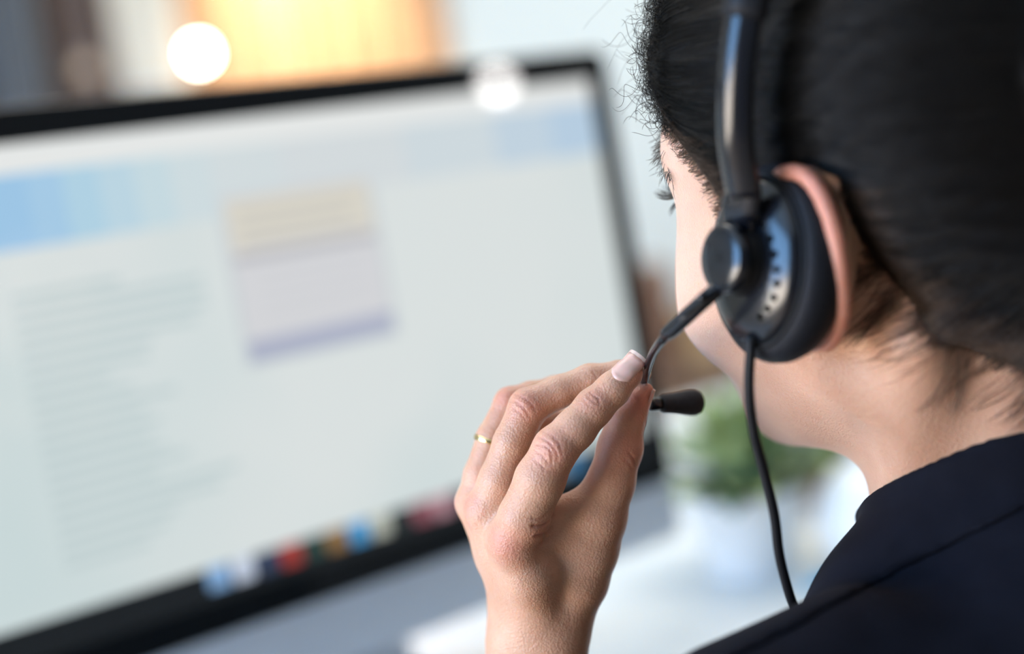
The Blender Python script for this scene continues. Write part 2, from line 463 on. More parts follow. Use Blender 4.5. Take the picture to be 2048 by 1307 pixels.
# aluminium shell: thin at the rim, bulging behind
rows = []
for ins, dep in ((0.0, -.004), (0.004, -.012), (.03, -.018), (.12, -.032), (.19, -.04)):
    rr = rrect(MW - 2 * ins, MH + CH - 2 * ins * .75, max(.012 - ins * .0, .008), 5)
    rows.append(np.array([ma(MW / 2, (MH + CH) / 2, dep) + x * mw + y * mu for x, y in rr]))
m_ = len(rows[0]); V = np.concatenate(rows)
Fq = [[i * m_ + j, (i + 1) * m_ + j, (i + 1) * m_ + (j + 1) % m_, i * m_ + (j + 1) % m_] for i in range(len(rows) - 1) for j in range(m_)]
Fq += [list(range(m_)), [(len(rows) - 1) * m_ + j for j in range(m_)][::-1]]
link('back_shell', mesh_from(V, Fq), MT['alu'], mon, smooth=False)
link('chin', mesh_from(*panel(0.0, MW, MH, MH + CH, 0.0, .006, .012)), MT['alu'], mon, smooth=False)
gl = link('front_glass', mesh_from(*panel(0, MW, 0, MH, .0008, .006, .012)), MT['bezel'], mon, smooth=False)
# added unseen lamp; its mirror image makes the pale disc on the glass
q_ = on_plane(994, 166, MO, mN); v_ = ray(994, 166); r_ = v_ - 2 * (v_ @ mN) * mN
lampc = q_ + r_ * 2.1
pendant_at(lampc, .026, 75.0, (1.0, .97, .95), 'added bright bulb lamp out of view right of the desk, placed for its reflection in the screen')
# stand
sa = ma(MW / 2, MH + CH * .55, -.03)
zf = DZ + .006
leg = spline([sa + np.array([0, 0, .05]), sa - mn * .05 + np.array([0, 0, -.03]), np.array([*(foot - mn * .045)[:2], DZ + .05]), np.array([*(foot - mn * .03)[:2], zf])], 16)
link('stand_neck', mesh_from(*sweep_vf(leg, rrect(.17, .008, .0035), mw)), MT['alu'], mon)
link('stand_foot', mesh_from(*rbox_vf(np.array([*(foot + mn * .04)[:2], DZ + .004]), (.19, .17, .007), .012, np.array([mw, -mn, (0, 0, 1)]).T)), MT['alu'], mon, smooth=False)
# lit screen and what it shows
def scr_mat(name, fn):
    m = principled(name, (0.015, 0.016, 0.017), 0.16); nt = m.node_tree; b = nt.nodes['Principled BSDF']
    fn(nt, b); return m
BEZ = 0.025
sa0, sa1, sb0, sb1 = BEZ, MW - BEZ, BEZ, MH - BEZ
SC_WHITE = emissive('screen_page', (0.70, 0.765, 0.765), 1.0, 0.03)
nt = SC_WHITE.node_tree; b = nt.nodes['Principled BSDF']
tc = nt.nodes.new('ShaderNodeTexCoord'); nz = nt.nodes.new('ShaderNodeTexNoise'); nz.inputs['Scale'].default_value = 4.0
cr = nt.nodes.new('ShaderNodeValToRGB'); cr.color_ramp.elements[0].color = (0.575, 0.675, 0.68, 1); cr.color_ramp.elements[1].color = (0.69, 0.735, 0.73, 1)
cr.color_ramp.elements[0].position = .35; cr.color_ramp.elements[1].position = .65
nt.links.new(tc.outputs['Object'], nz.inputs['Vector']); nt.links.new(nz.outputs['Fac'], cr.inputs[0]); nt.links.new(cr.outputs[0], b.inputs['Emission Color'])
scr = link('screen', mesh_from(*panel(sa0, sa1, sb0, sb1, .0014, .0006)), SC_WHITE, mon, smooth=False)
def shown(name, a0, a1, b0, b1, col, lvl=1, st=1.0):
    key = 'screen_' + '_'.join('%02d' % int(c * 99) for c in col)
    m = bpy.data.materials.get(key) or emissive(key, col, st * .92, .03)
    return link(name, mesh_from(*panel(a0, a1, b0, b1, .0014 + .0003 * lvl, .0003)), m, scr, smooth=False)
SA = lambda px, py: mab(px, py)
shown('menu_bar', sa0, sa1, sb0, sb0 + .019, (0.84, 0.86, 0.85))
# blue page header: deeper blue towards both ends
b0, b1 = SA(0, 352)[1], SA(0, 505)[1]
a_l, a_r = sa1, sa0
cols = [(.36, .60, .84), (.40, .63, .84), (.46, .68, .82), (.53, .71, .81), (.60, .745, .80), (.66, .76, .79), (.69, .76, .78), (.70, .75, .77), (.66, .74, .78), (.57, .69, .79), (.50, .65, .80)]
edges = np.linspace(sa1 - .02, sa0, len(cols) + 1)
edges = [sa1] + [SA(px, 430 - px * .2)[0] for px in (60, 130, 200, 270, 340, 420, 560, 800, 980, 1090)] + [sa0]
for i, c in enumerate(cols):
    shown('page_header', edges[i + 1], edges[i], b0, b1 if i < 7 else b1 - .006, c)
# pop-up dialogue
(da0, db0), (da1, db1) = SA(782, 655), SA(452, 402)
da_l = SA(500, 722)[0]; da_r = SA(785, 655)[0]; dt = SA(455, 395)[1]; dbm = SA(505, 725)[1]
shown('dialogue_border', da_r - .004, da_l + .004, dt - .002, dbm + .003, (.60, .655, .68), 1)  # grey border around the dialogue box
shown('dialogue_box', da_r, da_l, dt, dbm, (.70, .705, .73), 2)
hh = dbm - dt
shown('dialogue_title', da_r + .002, da_l - .002, dt + .003, dt + hh * .33, (.74, .71, .62), 3)
for k, (q, c) in enumerate(((.09, (.62, .60, .55)), (.18, (.60, .58, .54)), (.27, (.58, .57, .56)))):
    shown('dialogue_text', da_r + .012 + .01 * (k % 2), da_l - .010, dt + hh * q, dt + hh * (q + .03), c, 4)
shown('dialogue_rule', da_r + .002, da_l - .002, dt + hh * .35, dt + hh * .40, (.50, .50, .53), 3)
for q in (.47, .56, .65, .73): shown('dialogue_text', da_r + .014, da_l - .02, dt + hh * q, dt + hh * (q + .014), (.63, .64, .67), 3)
shown('dialogue_footer', da_r, da_l, dbm - hh * .13, dbm, (.44, .47, .60), 3)
# lines of page text down the left
ta = SA(20, 600)[0]
tb = SA(20, 590)[1]; te = SA(150, 1120)[1]
lens = [.075, .135, .135, .135, .125, .09, .085, .055, .07, .10, .075, .085, .075, .085, .10, .075, .135, .12, .085, .075, .06]
for k, ln in enumerate(lens):
    bbk = tb + (te - tb) * k / (len(lens) - 1)
    shown('text_line', ta - ln, ta, bbk, bbk + .0050, (.56, .66, .67))
# dock with a row of icons on a dark strip
shown('dock', sa0, sa1, sb1 - .024, sb1, (.006, .008, .010), 1, 1.0)
ic = [(.25, .45, .75), (.62, .70, .85), (.04, .06, .12), (.40, .05, .04), (.02, .06, .05), (.30, .17, .06), (.08, .38, .75), (.55, .58, .50), (.02, .03, .03), (.32, .10, .13), (.55, .30, .35), (.05, .03, .05), (.16, .03, .03), (.05, .10, .35), (.10, .22, .50), (.03, .04, .05), (.30, .35, .40), (.06, .25, .50)]
a_s = SA(415, 1160)[0]
for k, c in enumerate(ic):
    a1 = a_s - k * .0195
    if a1 - .016 < sa0: break
    shown('dock_icon', a1 - .016, a1, sb1 - .0245, sb1 - .0085, c, 2)

# ------------------------------------------------------------------ the desk
dA = np.array([mw, -mn, (0, 0, 1)]).T        # x along the monitor, y away from the sitter
dc = np.array([*(MO - mw * .22 - mn * .12)[:2], DZ])
desk = empty('desk', (dc[0], dc[1], 0), 'wide white desk carrying the computer and the plant pot', 'desk')
DWX, DWY = 2.0, 1.0
dmid = dc + mw * .12
link('desktop', mesh_from(*rbox_vf(dmid - np.array([0, 0, .0151]), (DWX, DWY, .03), .02, dA)), MT['desk'], desk, smooth=False)
for sx in (-1, 1):
    for sy in (-1, 1):
        q = dmid + mw * sx * (DWX / 2 - .06) - mn * sy * (DWY / 2 - .06)
        link('leg', mesh_from(*rbox_vf((q[0], q[1], (DZ - .03) / 2), (.05, .05, DZ - .032), .008, dA)), MT['china'], desk, smooth=False)
link('apron', mesh_from(*box_vf(dmid - mn * (DWY / 2 - .06) + np.array([0, 0, -.07]), (DWX - .2, .02, .08), dA)), MT['china'], desk, smooth=False)

# plant in a white pot
def at_desk(px, py): return on_plane(px, py, (0, 0, DZ), (0, 0, 1))
pb = at_desk(1503, 1136)
dpl = (pb - C0) @ CF
prad = 115 * dpl / FPX
ph = 175 * dpl / FPX
plant = empty('potted_plant', pb, 'leafy green plant in a tapered white pot beside the computer', 'plant')
link('pot', mesh_from(*lathe_vf([(0, 0), (prad * .70, 0), (prad * .74, .004), (prad * .98, ph * .82), (prad * 1.06, ph * .84), (prad * 1.07, ph), (prad * .98, ph), (prad * .95, ph * .9), (0, ph * .9)], pb, None, 48)), MT['china'], plant)
link('soil', mesh_from(*lathe_vf([(0, ph * .885), (prad * .95, ph * .885), (prad * .9, ph * .915), (prad * .4, ph * .93), (0, ph * .935)], pb, None, 32)), MT['soil'], plant)
def leaf_vf(base, d, up, L, w, droop, K=6):
    d = np.asarray(d, float) / np.linalg.norm(d); s = np.cross(d, up); s /= np.linalg.norm(s); nrm = np.cross(s, d)
    V = []; 
    for i in range(K + 1):
        t = i / K; c = np.asarray(base) + d * L * t + nrm * L * droop * (t - t * t * 1.6)
        ww = w * math.sin(math.pi * min(1, t * .93 + .06)) ** .8
        for k, q in ((-1, .22), (0, 0), (1, .22)): V.append(c + s * ww * k + nrm * ww * q)
    F = []
    for i in range(K):
        for k in range(2): F.append([i * 3 + k, i * 3 + k + 1, (i + 1) * 3 + k + 1, (i + 1) * 3 + k])
    V = np.array(V); n = len(V); V2 = V - nrm * .0006
    return np.concatenate([V, V2]), F + [[q + n for q in f[::-1]] for f in F]
top = pb + np.array([0, 0, ph * .92])
sc_l = dpl / FPX
for k in range(90):
    a = rng.uniform(0, 2 * math.pi); el = rng.uniform(.25, 1.5); 
    d = np.array([math.cos(a) * math.cos(el), math.sin(a) * math.cos(el), math.sin(el)])
    st0 = top + np.array([math.cos(a), math.sin(a), 0]) * prad * rng.uniform(.05, .55)
    L = rng.uniform(60, 240) * sc_l
    stem = st0 + d * L * .62
    t_ = link('stem', mesh_from(*sweep_vf(spline([st0 - np.array([0, 0, .01]), st0 + d * L * .3 + np.array([0, 0, .006]), stem], 6), circ(.0012, 5), np.cross(d, (.3, .2, .9)))), MT['leaf2'], plant)
    link('leaf', mesh_from(*leaf_vf(stem, d + np.array([0, 0, rng.uniform(-.5, .15)]), np.array([rng.normal(0, .2), rng.normal(0, .2), 1]), rng.uniform(60, 95) * sc_l, rng.uniform(19, 30) * sc_l, rng.uniform(.1, .35))), MT['leaf'] if rng.random() < .78 else MT['leaf2'], plant)
# second, darker plant further back
pb2 = at_desk(1660, 1000); d2 = (pb2 - C0) @ CF; s2 = d2 / FPX
plant2 = empty('potted_plant', pb2, 'dark green low plant behind the white pot, half hidden by the jaw', 'plant')
link('pot', mesh_from(*lathe_vf([(0, 0), (55 * s2, 0), (60 * s2, .003), (72 * s2, 70 * s2), (66 * s2, 70 * s2), (62 * s2, 60 * s2), (0, 60 * s2)], pb2, None, 36)), MT['brown'], plant2)
for k in range(34):
    a = rng.uniform(0, 2 * math.pi); el = rng.uniform(.1, 1.3)
    d = np.array([math.cos(a) * math.cos(el), math.sin(a) * math.cos(el), math.sin(el)])
    link('leaf', mesh_from(*leaf_vf(pb2 + np.array([0, 0, 58 * s2]) + d * 20 * s2, d, np.array([.1, .1, 1]), rng.uniform(70, 130) * s2, rng.uniform(18, 30) * s2, .3)), MT['leaf2'] if rng.random() < .8 else MT['leaf'], plant2)
# round white jug right of the pot
vb = at_desk(1775, 1130); dv = (vb - C0) @ CF; sv = dv / FPX
jug = empty('white_jug', vb, 'round-shouldered white ceramic jug right of the plant pot', 'jug')
prof = [(0, 0), (85, 0), (96, 6), (124, 60), (132, 110), (122, 160), (92, 200), (58, 218), (50, 232), (56, 246), (50, 246), (44, 232), (40, 215), (0, 205)]
link('body', mesh_from(*lathe_vf([(r * sv, h * sv) for r, h in prof], vb, None, 48)), MT['china'], jug)
hd = np.array([1.0, .2, 0])
hp = spline([vb + hd * 52 * sv + np.array([0, 0, 225 * sv]), vb + hd * 130 * sv + np.array([0, 0, 232 * sv]), vb + hd * 168 * sv + np.array([0, 0, 170 * sv]), vb + hd * 122 * sv + np.array([0, 0, 90 * sv])], 16)
link('handle', mesh_from(*sweep_vf(hp, circ(9 * sv, 10), (0, 1, .1))), MT['china'], jug)
# cyan eraser-like highlighter lying in front
cb = at_desk(1668, 1165); s3 = ((cb - C0) @ CF) / FPX
hl = empty('highlighter_pen', cb + np.array([0, 0, 9 * s3]), 'bright cyan highlighter pen lying on the desk by the jacket collar', 'pen')
hA = frame_z((.8, .5, 0))
link('barrel', mesh_from(*lathe_vf([(0, -70 * s3), (8 * s3, -69 * s3), (9.5 * s3, -60 * s3), (9.5 * s3, 20 * s3), (0, 20 * s3)], cb + np.array([0, 0, 9.5 * s3]), hA, 20)), MT['cyan'], hl)
link('cap', mesh_from(*lathe_vf([(0, 20 * s3), (10 * s3, 20 * s3), (10 * s3, 60 * s3), (8 * s3, 66 * s3), (0, 66 * s3)], cb + np.array([0, 0, 9.5 * s3]), hA, 20)), MT['cyan'], hl)

# sideboard far behind the monitor, with boxes
sbx = bx(1400, 700, 2.75)
sb = empty('sideboard', (sbx[0] + .1, 2.9, 0), 'low wooden sideboard standing behind the desk', 'sideboard')
TZ = 0.66
link('body', mesh_from(*rbox_vf((sbx[0] + .1, 2.9, .06 + (TZ - .08) / 2), (1.1, .38, TZ - .09), .01)), MT['wood'], sb, smooth=False)
link('top', mesh_from(*rbox_vf((sbx[0] + .1, 2.9, TZ - .0155), (1.14, .42, .03), .012)), MT['wood_dark'], sb, smooth=False)
for k in range(3):
    xd = sbx[0] + .1 + (k - 1) * .36
    dr = link('door', mesh_from(*rbox_vf((xd, 2.704, .345), (.34, .018, .50), .006)), MT['wood'], sb, smooth=False)
    link('handle', mesh_from(*rbox_vf((xd + .12, 2.69, .40), (.012, .014, .10), .004)), MT['steel'], dr, smooth=False)
for sx in (-1, 1):
    for sy in (-1, 1):
        link('leg', mesh_from(*rbox_vf((sbx[0] + .1 + sx * .48, 2.9 + sy * .14, .033), (.04, .04, .064), .006)), MT['wood_dark'], sb, smooth=False)
def storage_box(px, w, d, h, mat, label, name='storage_box', zz=TZ, y=2.86):
    q = bx(px, 700, y)
    t = empty(name, (q[0], y, zz), label, 'box', 'boxes on the sideboard')
    link('body', mesh_from(*rbox_vf((q[0], y, zz + .0005 + h * .39), (w, d, h * .78), .006)), mat, t, smooth=False)
    link('lid', mesh_from(*rbox_vf((q[0], y, zz + h * .89), (w + .008, d + .008, h * .21), .007)), mat, t, smooth=False)
    return t
storage_box(1402, .075, .18, .10, MT['tan'], 'tan cardboard box with lid on the sideboard')
storage_box(1318, .06, .2, .20, MT['brown'], 'taller brown leather box with lid on the sideboard')
storage_box(1490, .07, .2, .15, MT['grey'], 'grey box with lid on the sideboard')

# ------------------------------------------------------------------ the person: head, neck
def skin_material(name):
    m = bpy.data.materials.new(name); m.use_nodes = True; nt = m.node_tree; b = nt.nodes['Principled BSDF']
    N = nt.nodes.new; L = nt.links.new
    tc = N('ShaderNodeTexCoord')
    n1 = N('ShaderNodeTexNoise'); n1.inputs['Scale'].default_value = 34; n1.inputs['Detail'].default_value = 5
    L(tc.outputs['Object'], n1.inputs['Vector'])
    r = N('ShaderNodeValToRGB'); r.color_ramp.elements[0].position = .3; r.color_ramp.elements[1].position = .72
    r.color_ramp.elements[0].color = (0.50, 0.262, 0.162, 1); r.color_ramp.elements[1].color = (0.62, 0.360, 0.240, 1)
    L(n1.outputs['Fac'], r.inputs[0])
    at = N('ShaderNodeAttribute'); at.attribute_name = 'flush'
    mx = N('ShaderNodeMix'); mx.data_type = 'RGBA'; mx.inputs['B'].default_value = (0.54, 0.150, 0.110, 1)
    L(at.outputs['Fac'], mx.inputs['Factor']); L(r.outputs[0], mx.inputs['A'])
    a2 = N('ShaderNodeAttribute'); a2.attribute_name = 'pale'  # light on the face, painted in as paler skin
    mp = N('ShaderNodeMix'); mp.data_type = 'RGBA'; mp.inputs['B'].default_value = (0.74, 0.50, 0.385, 1)
    L(a2.outputs['Fac'], mp.inputs['Factor']); L(mx.outputs['Result'], mp.inputs['A'])
    n3 = N('ShaderNodeTexNoise'); n3.inputs['Scale'].default_value = 900; n3.inputs['Detail'].default_value = 2
    L(tc.outputs['Object'], n3.inputs['Vector'])
    r3 = N('ShaderNodeValToRGB'); r3.color_ramp.elements[0].position = .30; r3.color_ramp.elements[1].position = .42
    r3.color_ramp.elements[0].color = (0.80, 0.74, 0.70, 1); r3.color_ramp.elements[1].color = (1, 1, 1, 1)
    L(n3.outputs['Fac'], r3.inputs[0])
    ml = N('ShaderNodeMix'); ml.data_type = 'RGBA'; ml.blend_type = 'MULTIPLY'; ml.inputs['Factor'].default_value = .35
    L(mp.outputs['Result'], ml.inputs['A']); L(r3.outputs[0], ml.inputs['B'])
    L(ml.outputs['Result'], b.inputs['Base Color'])
    v = N('ShaderNodeTexVoronoi'); v.inputs['Scale'].default_value = 1150; L(tc.outputs['Object'], v.inputs['Vector'])
    n2 = N('ShaderNodeTexNoise'); n2.inputs['Scale'].default_value = 420; n2.inputs['Detail'].default_value = 4; L(tc.outputs['Object'], n2.inputs['Vector'])
    ad = N('ShaderNodeMath'); ad.operation = 'ADD'; L(v.outputs['Distance'], ad.inputs[0]); L(n2.outputs['Fac'], ad.inputs[1])
    bp = N('ShaderNodeBump'); bp.inputs['Strength'].default_value = .6; bp.inputs['Distance'].default_value = .00035
    L(ad.outputs[0], bp.inputs['Height']); L(bp.outputs[0], b.inputs['Normal'])
    b.inputs['Roughness'].default_value = .46; b.inputs['Specular IOR Level'].default_value = .55
    b.inputs['Subsurface Weight'].default_value = .55; b.inputs['Subsurface Radius'].default_value = (1.0, .36, .2)
    b.inputs['Subsurface Scale'].default_value = .0042
    return m
SKIN = skin_material('skin')

HC = C0 + np.array([.1639, .5749, -.0543])
def head_rot(yaw, pitch, roll):
    cy, sy = math.cos(yaw), math.sin(yaw)
    fwd = np.array([-sy, cy, 0]); left = np.array([-cy, -sy, 0]); up = np.array([0, 0, 1.0])
    f2 = fwd * math.cos(pitch) - up * math.sin(pitch); u2 = up * math.cos(pitch) + fwd * math.sin(pitch)
    return np.array([left * math.cos(roll) + u2 * math.sin(roll), f2, u2 * math.cos(roll) - left * math.sin(roll)]).T
HA = head_rot(math.radians(43.7), math.radians(-5.7), math.radians(-8.55))     # columns: left, forward, up
HA32 = HA.astype(np.float32); HC32 = HC.astype(np.float32)
def hw(*q): return HC + HA @ np.asarray(q if len(q) > 1 else q[0], float)      # head frame -> world
def toh(p): return (p - HC32) @ HA32                                          # world -> head frame

EARL = [(.0765, .011, .002), (.0775, .011, .018), (.080, .005, .031), (.0840, -.0075, .0365), (.0872, -.0180, .0325), (.0888, -.0248, .018), (.0890, -.0262, .000), (.0868, -.0235, -.015), (.0815, -.014, -.028), (.0755, -.001, -.032)]
def ear_sdf(qa):
    # only evaluated close to the ear; elsewhere the distance to its box stands in
    bl = np.linalg.norm(np.maximum(np.abs(qa - np.array([.080, -.012, .002], np.float32)) - np.array([.02, .03, .042], np.float32), 0), axis=1) + .004
    near = bl < .012
    if near.any(): bl[near] = ear_near(qa[near])
    return bl
def ear_near(q):
    pts = spline(EARL, 22).astype(np.float32); d = None
    rr = np.interp(np.linspace(0, 1, 22), [0, .15, .45, .75, 1], [.0026, .0030, .0031, .0030, .0040])
    for i in range(21):
        e = rcone(q, pts[i], pts[i + 1], rr[i], rr[i + 1]); d = e if d is None else np.minimum(d, e)
    # concha plate joining rim to head
    c = ell(q, (.0725, -.004, .003), (.0085, .0175, .030))
    d = smin(d, smax(c, -ball(q, (.085, .001, .0), .012), .004), .006)
    anti = rcone(q, (.079, -.011, .018), (.077, -.013, -.010), .003, .003)
    return smin(d, anti, .005)

NECK0, NECK1 = np.array([0, -.032, -.05]), np.array([0, -.066, -.23])
def face_sdf(h):
    """bare head in the head frame; features mirrored left/right"""
    h = h.copy(); lowz = np.clip(-.040 - h[:, 2], 0, .12)
    h[:, 1] += .185 * lowz; h[:, 2] -= .10 * lowz; h[:, 0] *= 1 + 1.2 * np.clip(lowz, 0, .06)
    q = h.copy(); q[:, 0] = np.abs(q[:, 0])
    d = ell(h, (0, -.014, .046), (.0755, .098, .086))
    d = smin(d, ell(h, (0, .032, .020), (.0645, .066, .072)), .03)
    d = smin(d, ell(h, (0, .035, -.035), (.0575, .054, .078)), .03)
    d = smin(d, rcone(q, (.039, .051, -.020), (.052, .020, -.022), .0235, .020), .022)      # cheekbone
    d = smin(d, ball(q, (.036, .0575, -.044), .0235), .025)                                  # cheek
    d = smin(d, rcone(q, (.049, .000, -.056), (.013, .069, -.101), .0185, .0165), .026)        # jaw
    d = smin(d, ell(h, (0, .080, -.102), (.014, .013, .013)), .020)                          # chin
    d = smin(d, rcone(q, (.044, .0665, .0305), (.012, .087, .029), .0105, .011), .016)       # brow
    d = smax(d, -ball(q, (.039, .103, .008), .021), .014)                                    # socket
    d = smin(d, ball(q, (.0320, .0735, .0085), .0140), .005)                                # lids
    d = smin(d, rcone(h, (0, .088, .016), (0, .108, -.026), .006, .0085), .010)              # nose
    d = smin(d, ell(q, (.0115, .098, -.031), (.0075, .010, .0065)), .007)
    d = smax(d, -ell(q, (.0075, .102, -.0375), (.0035, .005, .004)), .003)
    d = smin(d, ell(h, (0, .082, -.068), (.028, .016, .022)), .018)                          # muzzle
    d = smin(d, rcone(q, (0, .0985, -.0600), (.021, .087, -.0655), .0042, .002), .005)       # lips
    d = smin(d, rcone(q, (0, .0965, -.0715), (.020, .0865, -.0672), .0052, .002), .005)
    d = smax(d, -rcone(q, (0, .1035, -.0662), (.022, .0915, -.0662), .0012, .0008), .002)
    return d

def neck_sdf(h):
    q = h.copy(); q[:, 0] = np.abs(q[:, 0])
    d = rcone(h, NECK0, NECK1, .048, .054)
    d = smin(d, rcone(q, (.056, -.034, -.035), (.018, .002, -.200), .012, .010), .020)       # neck muscle
    d = smin(d, rcone(h, (0, -.004, -.085), (0, -.016, -.20), .026, .030), .028)             # throat
    return d

def head_sdf(p):
    h = toh(p)
    d = smin(face_sdf(h), neck_sdf(h), .020)
    e = ear_sdf(h)
    m = h.copy(); m[:, 0] = -m[:, 0]
    e = np.minimum(e, ear_sdf(m))
    return smin(d, e, .004)
def bare_sdf(p):
    h = toh(p)
    return smin(face_sdf(h), neck_sdf(h), .020)

# shoulders and chest below the neck (inside the jacket)
BY = math.radians(40.0)
BL = np.array([-math.cos(BY), -math.sin(BY), 0]); BF = np.array([-math.sin(BY), math.cos(BY), 0]); BU = np.array([0, 0, 1.0])
NB = hw(0, -.062, -.185)
def bw(l, f, u): return NB + BL * l + BF * f + BU * u
SHL = P(1520, 1570, .492); SHR = bw(-.165, .0, -.050)

# ------------------------------------------------------------------ the hand (left hand, seen from its back, thumb side to the right)
def J(px, py, d, r): return (P(px, py, d).astype(np.float32), r * d / FPX)
IDX = [J(1270, 725, .5735, 17), J(1256, 746, .573, 28), J(1226, 778, .572, 34), J(1188, 814, .571, 38), J(1150, 858, .570, 41), J(1111, 897, .569, 45), J(1080, 958, .571, 50), J(1047, 1035, .576, 51), J(1026, 1082, .581, 47)]
MID = [J(1280, 745, .594, 22), J(1240, 748, .594, 27), J(1180, 760, .593, 32), J(1118, 783, .591, 32), J(1056, 814, .589, 38), J(1026, 885, .589, 39), J(1000, 960, .591, 42), J(976, 1022, .595, 46)]
RNG = [J(1205, 770, .617, 21), J(1160, 768, .617, 25), J(1110, 780, .614, 28), J(1062, 791, .611, 28), J(1020, 805, .609, 31), J(985, 876, .608, 32), J(964, 950, .608, 36), J(952, 1004, .609, 40)]
PNK = [J(1150, 838, .634, 19), J(1110, 838, .633, 23), J(1070, 842, .631, 25), J(1018, 862, .627, 28), J(990, 930, .624, 30), J(966, 1005, .622, 36)]
THB = [J(1294, 778, .589, 12), J(1272, 800, .589, 27), J(1252, 836, .590, 37), J(1240, 896, .591, 44), J(1221, 966, .592, 47), J(1197, 1035, .594, 55), J(1174, 1095, .598, 62), J(1148, 1160, .602, 66), J(1114, 1230, .606, 66)]
META = [[J(1026, 1082, .581, 47), J(1060, 1150, .588, 55), J(1085, 1235, .602, 56)],
        [J(976, 1022, .595, 46), J(1015, 1110, .597, 54), J(1055, 1230, .606, 56)],
        [J(952, 1004, .609, 40), J(1000, 1100, .608, 50), J(1048, 1230, .613, 54)],
        [J(966, 1005, .622, 36), J(1010, 1110, .622, 46), J(1055, 1235, .619, 50)]]
EL = P(1075, 1307, .605); EL = np.array([EL[0] + .030, EL[1] - .010, EL[2] - .235])
def fore(px, py, d, r): return (P(px, py, d).astype(np.float32), r * d / FPX)
ARM1 = [J(1045, 1225, .612, 56), J(1038, 1290, .612, 56), J(1040, 1370, .612, 58), ((EL + np.array([-.012, 0, 0.02])).astype(np.float32), .036)]
ARM2 = [J(1108, 1225, .605, 60), J(1106, 1290, .605, 58), J(1108, 1370, .606, 60), ((EL + np.array([.012, 0, 0.0])).astype(np.float32), .038)]
WEB1, WEB2 = J(1098, 1026, .588, 32), J(1190, 1008, .594, 32)
def hand_sdf(p):
    mm = .001
    bk = chain(p, META[0], 4 * mm)
    for c in META[1:]: bk = smin(bk, chain(p, c, 4 * mm), 7 * mm)
    d = smin(bk, chain(p, IDX, 2.2 * mm), 5 * mm)
    d = smin(d, chain(p, MID, 2.2 * mm), 3 * mm)
    d = smin(d, chain(p, RNG, 2.2 * mm), 2.5 * mm)
    d = smin(d, chain(p, PNK, 2.2 * mm), 2.5 * mm)
    th = chain(p, THB, 3 * mm)
    web = rcone(p, WEB1[0], WEB2[0], WEB1[1], WEB2[1])
    web = smin(web, rcone(p, J(1085, 1120, .594, 1)[0], J(1150, 1140, .602, 1)[0], 50 * .6 / FPX, 50 * .6 / FPX), 6 * mm)
    web = smin(web, rcone(p, J(1088, 1075, .590, 1)[0], J(1165, 1075, .597, 1)[0], 46 * .6 / FPX, 50 * .6 / FPX), 6 * mm)
    d = smin(d, smin(th, web, 8 * mm), 3.2 * mm)
    fa = smin(chain(p, ARM1, 10 * mm), chain(p, ARM2, 10 * mm), 14 * mm)
    return smin(d, fa, 9 * mm)

# creases and knuckle folds, given where the photograph shows them, cut into the surface
CREASE = [  # (pixel polyline, depth mm, half width mm)
    ([(1178, 783), (1186, 790), (1196, 797), (1200, 809)], .42, .45), ([(1172, 787), (1181, 798), (1194, 808)], .30, .4), ([(1168, 800), (1178, 810), (1188, 816)], .18, .4),
    ([(1086, 862), (1100, 868), (1114, 880), (1122, 896), (1124, 910)], .30, .45), ([(1076, 872), (1092, 880), (1106, 892), (1114, 908), (1114, 922)], .34, .45),
    ([(1072, 888), (1088, 890), (1100, 900), (1106, 914), (1102, 928)], .34, .45), ([(1072, 902), (1084, 910), (1094, 922), (1094, 932)], .28, .45),
    ([(1068, 918), (1080, 928), (1090, 938)], .22, .5), ([(1098, 886), (1108, 898), (1110, 912)], .22, .4),
    ([(1022, 800), (1036, 806), (1050, 818), (1058, 832)], .28, .5), ([(1028, 786), (1046, 794), (1062, 806), (1070, 818)], .28, .5), ([(1036, 780), (1056, 786), (1072, 798)], .2, .5), ([(1028, 816), (1040, 824), (1050, 836)], .22, .5),
    ([(1164, 738), (1176, 736), (1186, 742), (1192, 752)], .25, .5), ([(1160, 745), (1172, 745), (1180, 752)], .2, .5),
    ([(1066, 1052), (1086, 1050), (1098, 1042), (1106, 1030)], .55, .8), ([(1072, 1072), (1092, 1066), (1104, 1054)], .55, .8), ([(1080, 1086), (1096, 1080), (1108, 1066)], .4, .8), ([(1064, 1036), (1082, 1036), (1094, 1028)], .3, .7),
    ([(1258, 905), (1266, 915), (1270, 928)], .3, .6), ([(1252, 920), (1260, 928), (1264, 938)], .2, .6),
]
def seg_dist(V, a, b):
    ab = b - a; t = np.clip((V - a) @ ab / (ab @ ab), 0, 1)
    return np.linalg.norm(V - a - t[:, None] * ab, axis=1)
def carve(V, N, sdf):
    global CRM
    disp = np.zeros(len(V)); CRM = np.zeros(len(V))
    for pts, dep, wd in CREASE:
        w = spline([(a, b, 0) for a, b in pts], 3 * len(pts)); q = trace(w[:, 0], w[:, 1], sdf, .45, .75)
        dm = np.full(len(V), 1.0)
        for a, b in zip(q[:-1], q[1:]): dm = np.minimum(dm, seg_dist(V, a, b))
        dep *= 1.5; CRM[:] = np.maximum(CRM, dep * np.exp(-(dm / (wd * .0011)) ** 2)); g = dep * .001 * np.exp(-(dm / (wd * .001)) ** 2) - .28 * dep * .001 * np.exp(-((dm - wd * .0021) / (wd * .001)) ** 2)
        disp = np.maximum(disp, g) + np.minimum(g, 0) * .5
    return V - N * disp[:, None].astype(np.float32)

allp = np.array([q for c in (IDX, MID, RNG, PNK, THB) for q, _ in c])
lo = np.minimum(allp.min(0), P(1040, 1400, .61)) - .03; hi = np.maximum(allp.max(0), P(1120, 1330, .61)) + .03
lo[2] = P(1075, 1400, .605)[2] - .02
VA, FA = polygonise(hand_sdf, lo, hi, .0007)
VA = carve(VA, grad(hand_sdf, VA), hand_sdf)
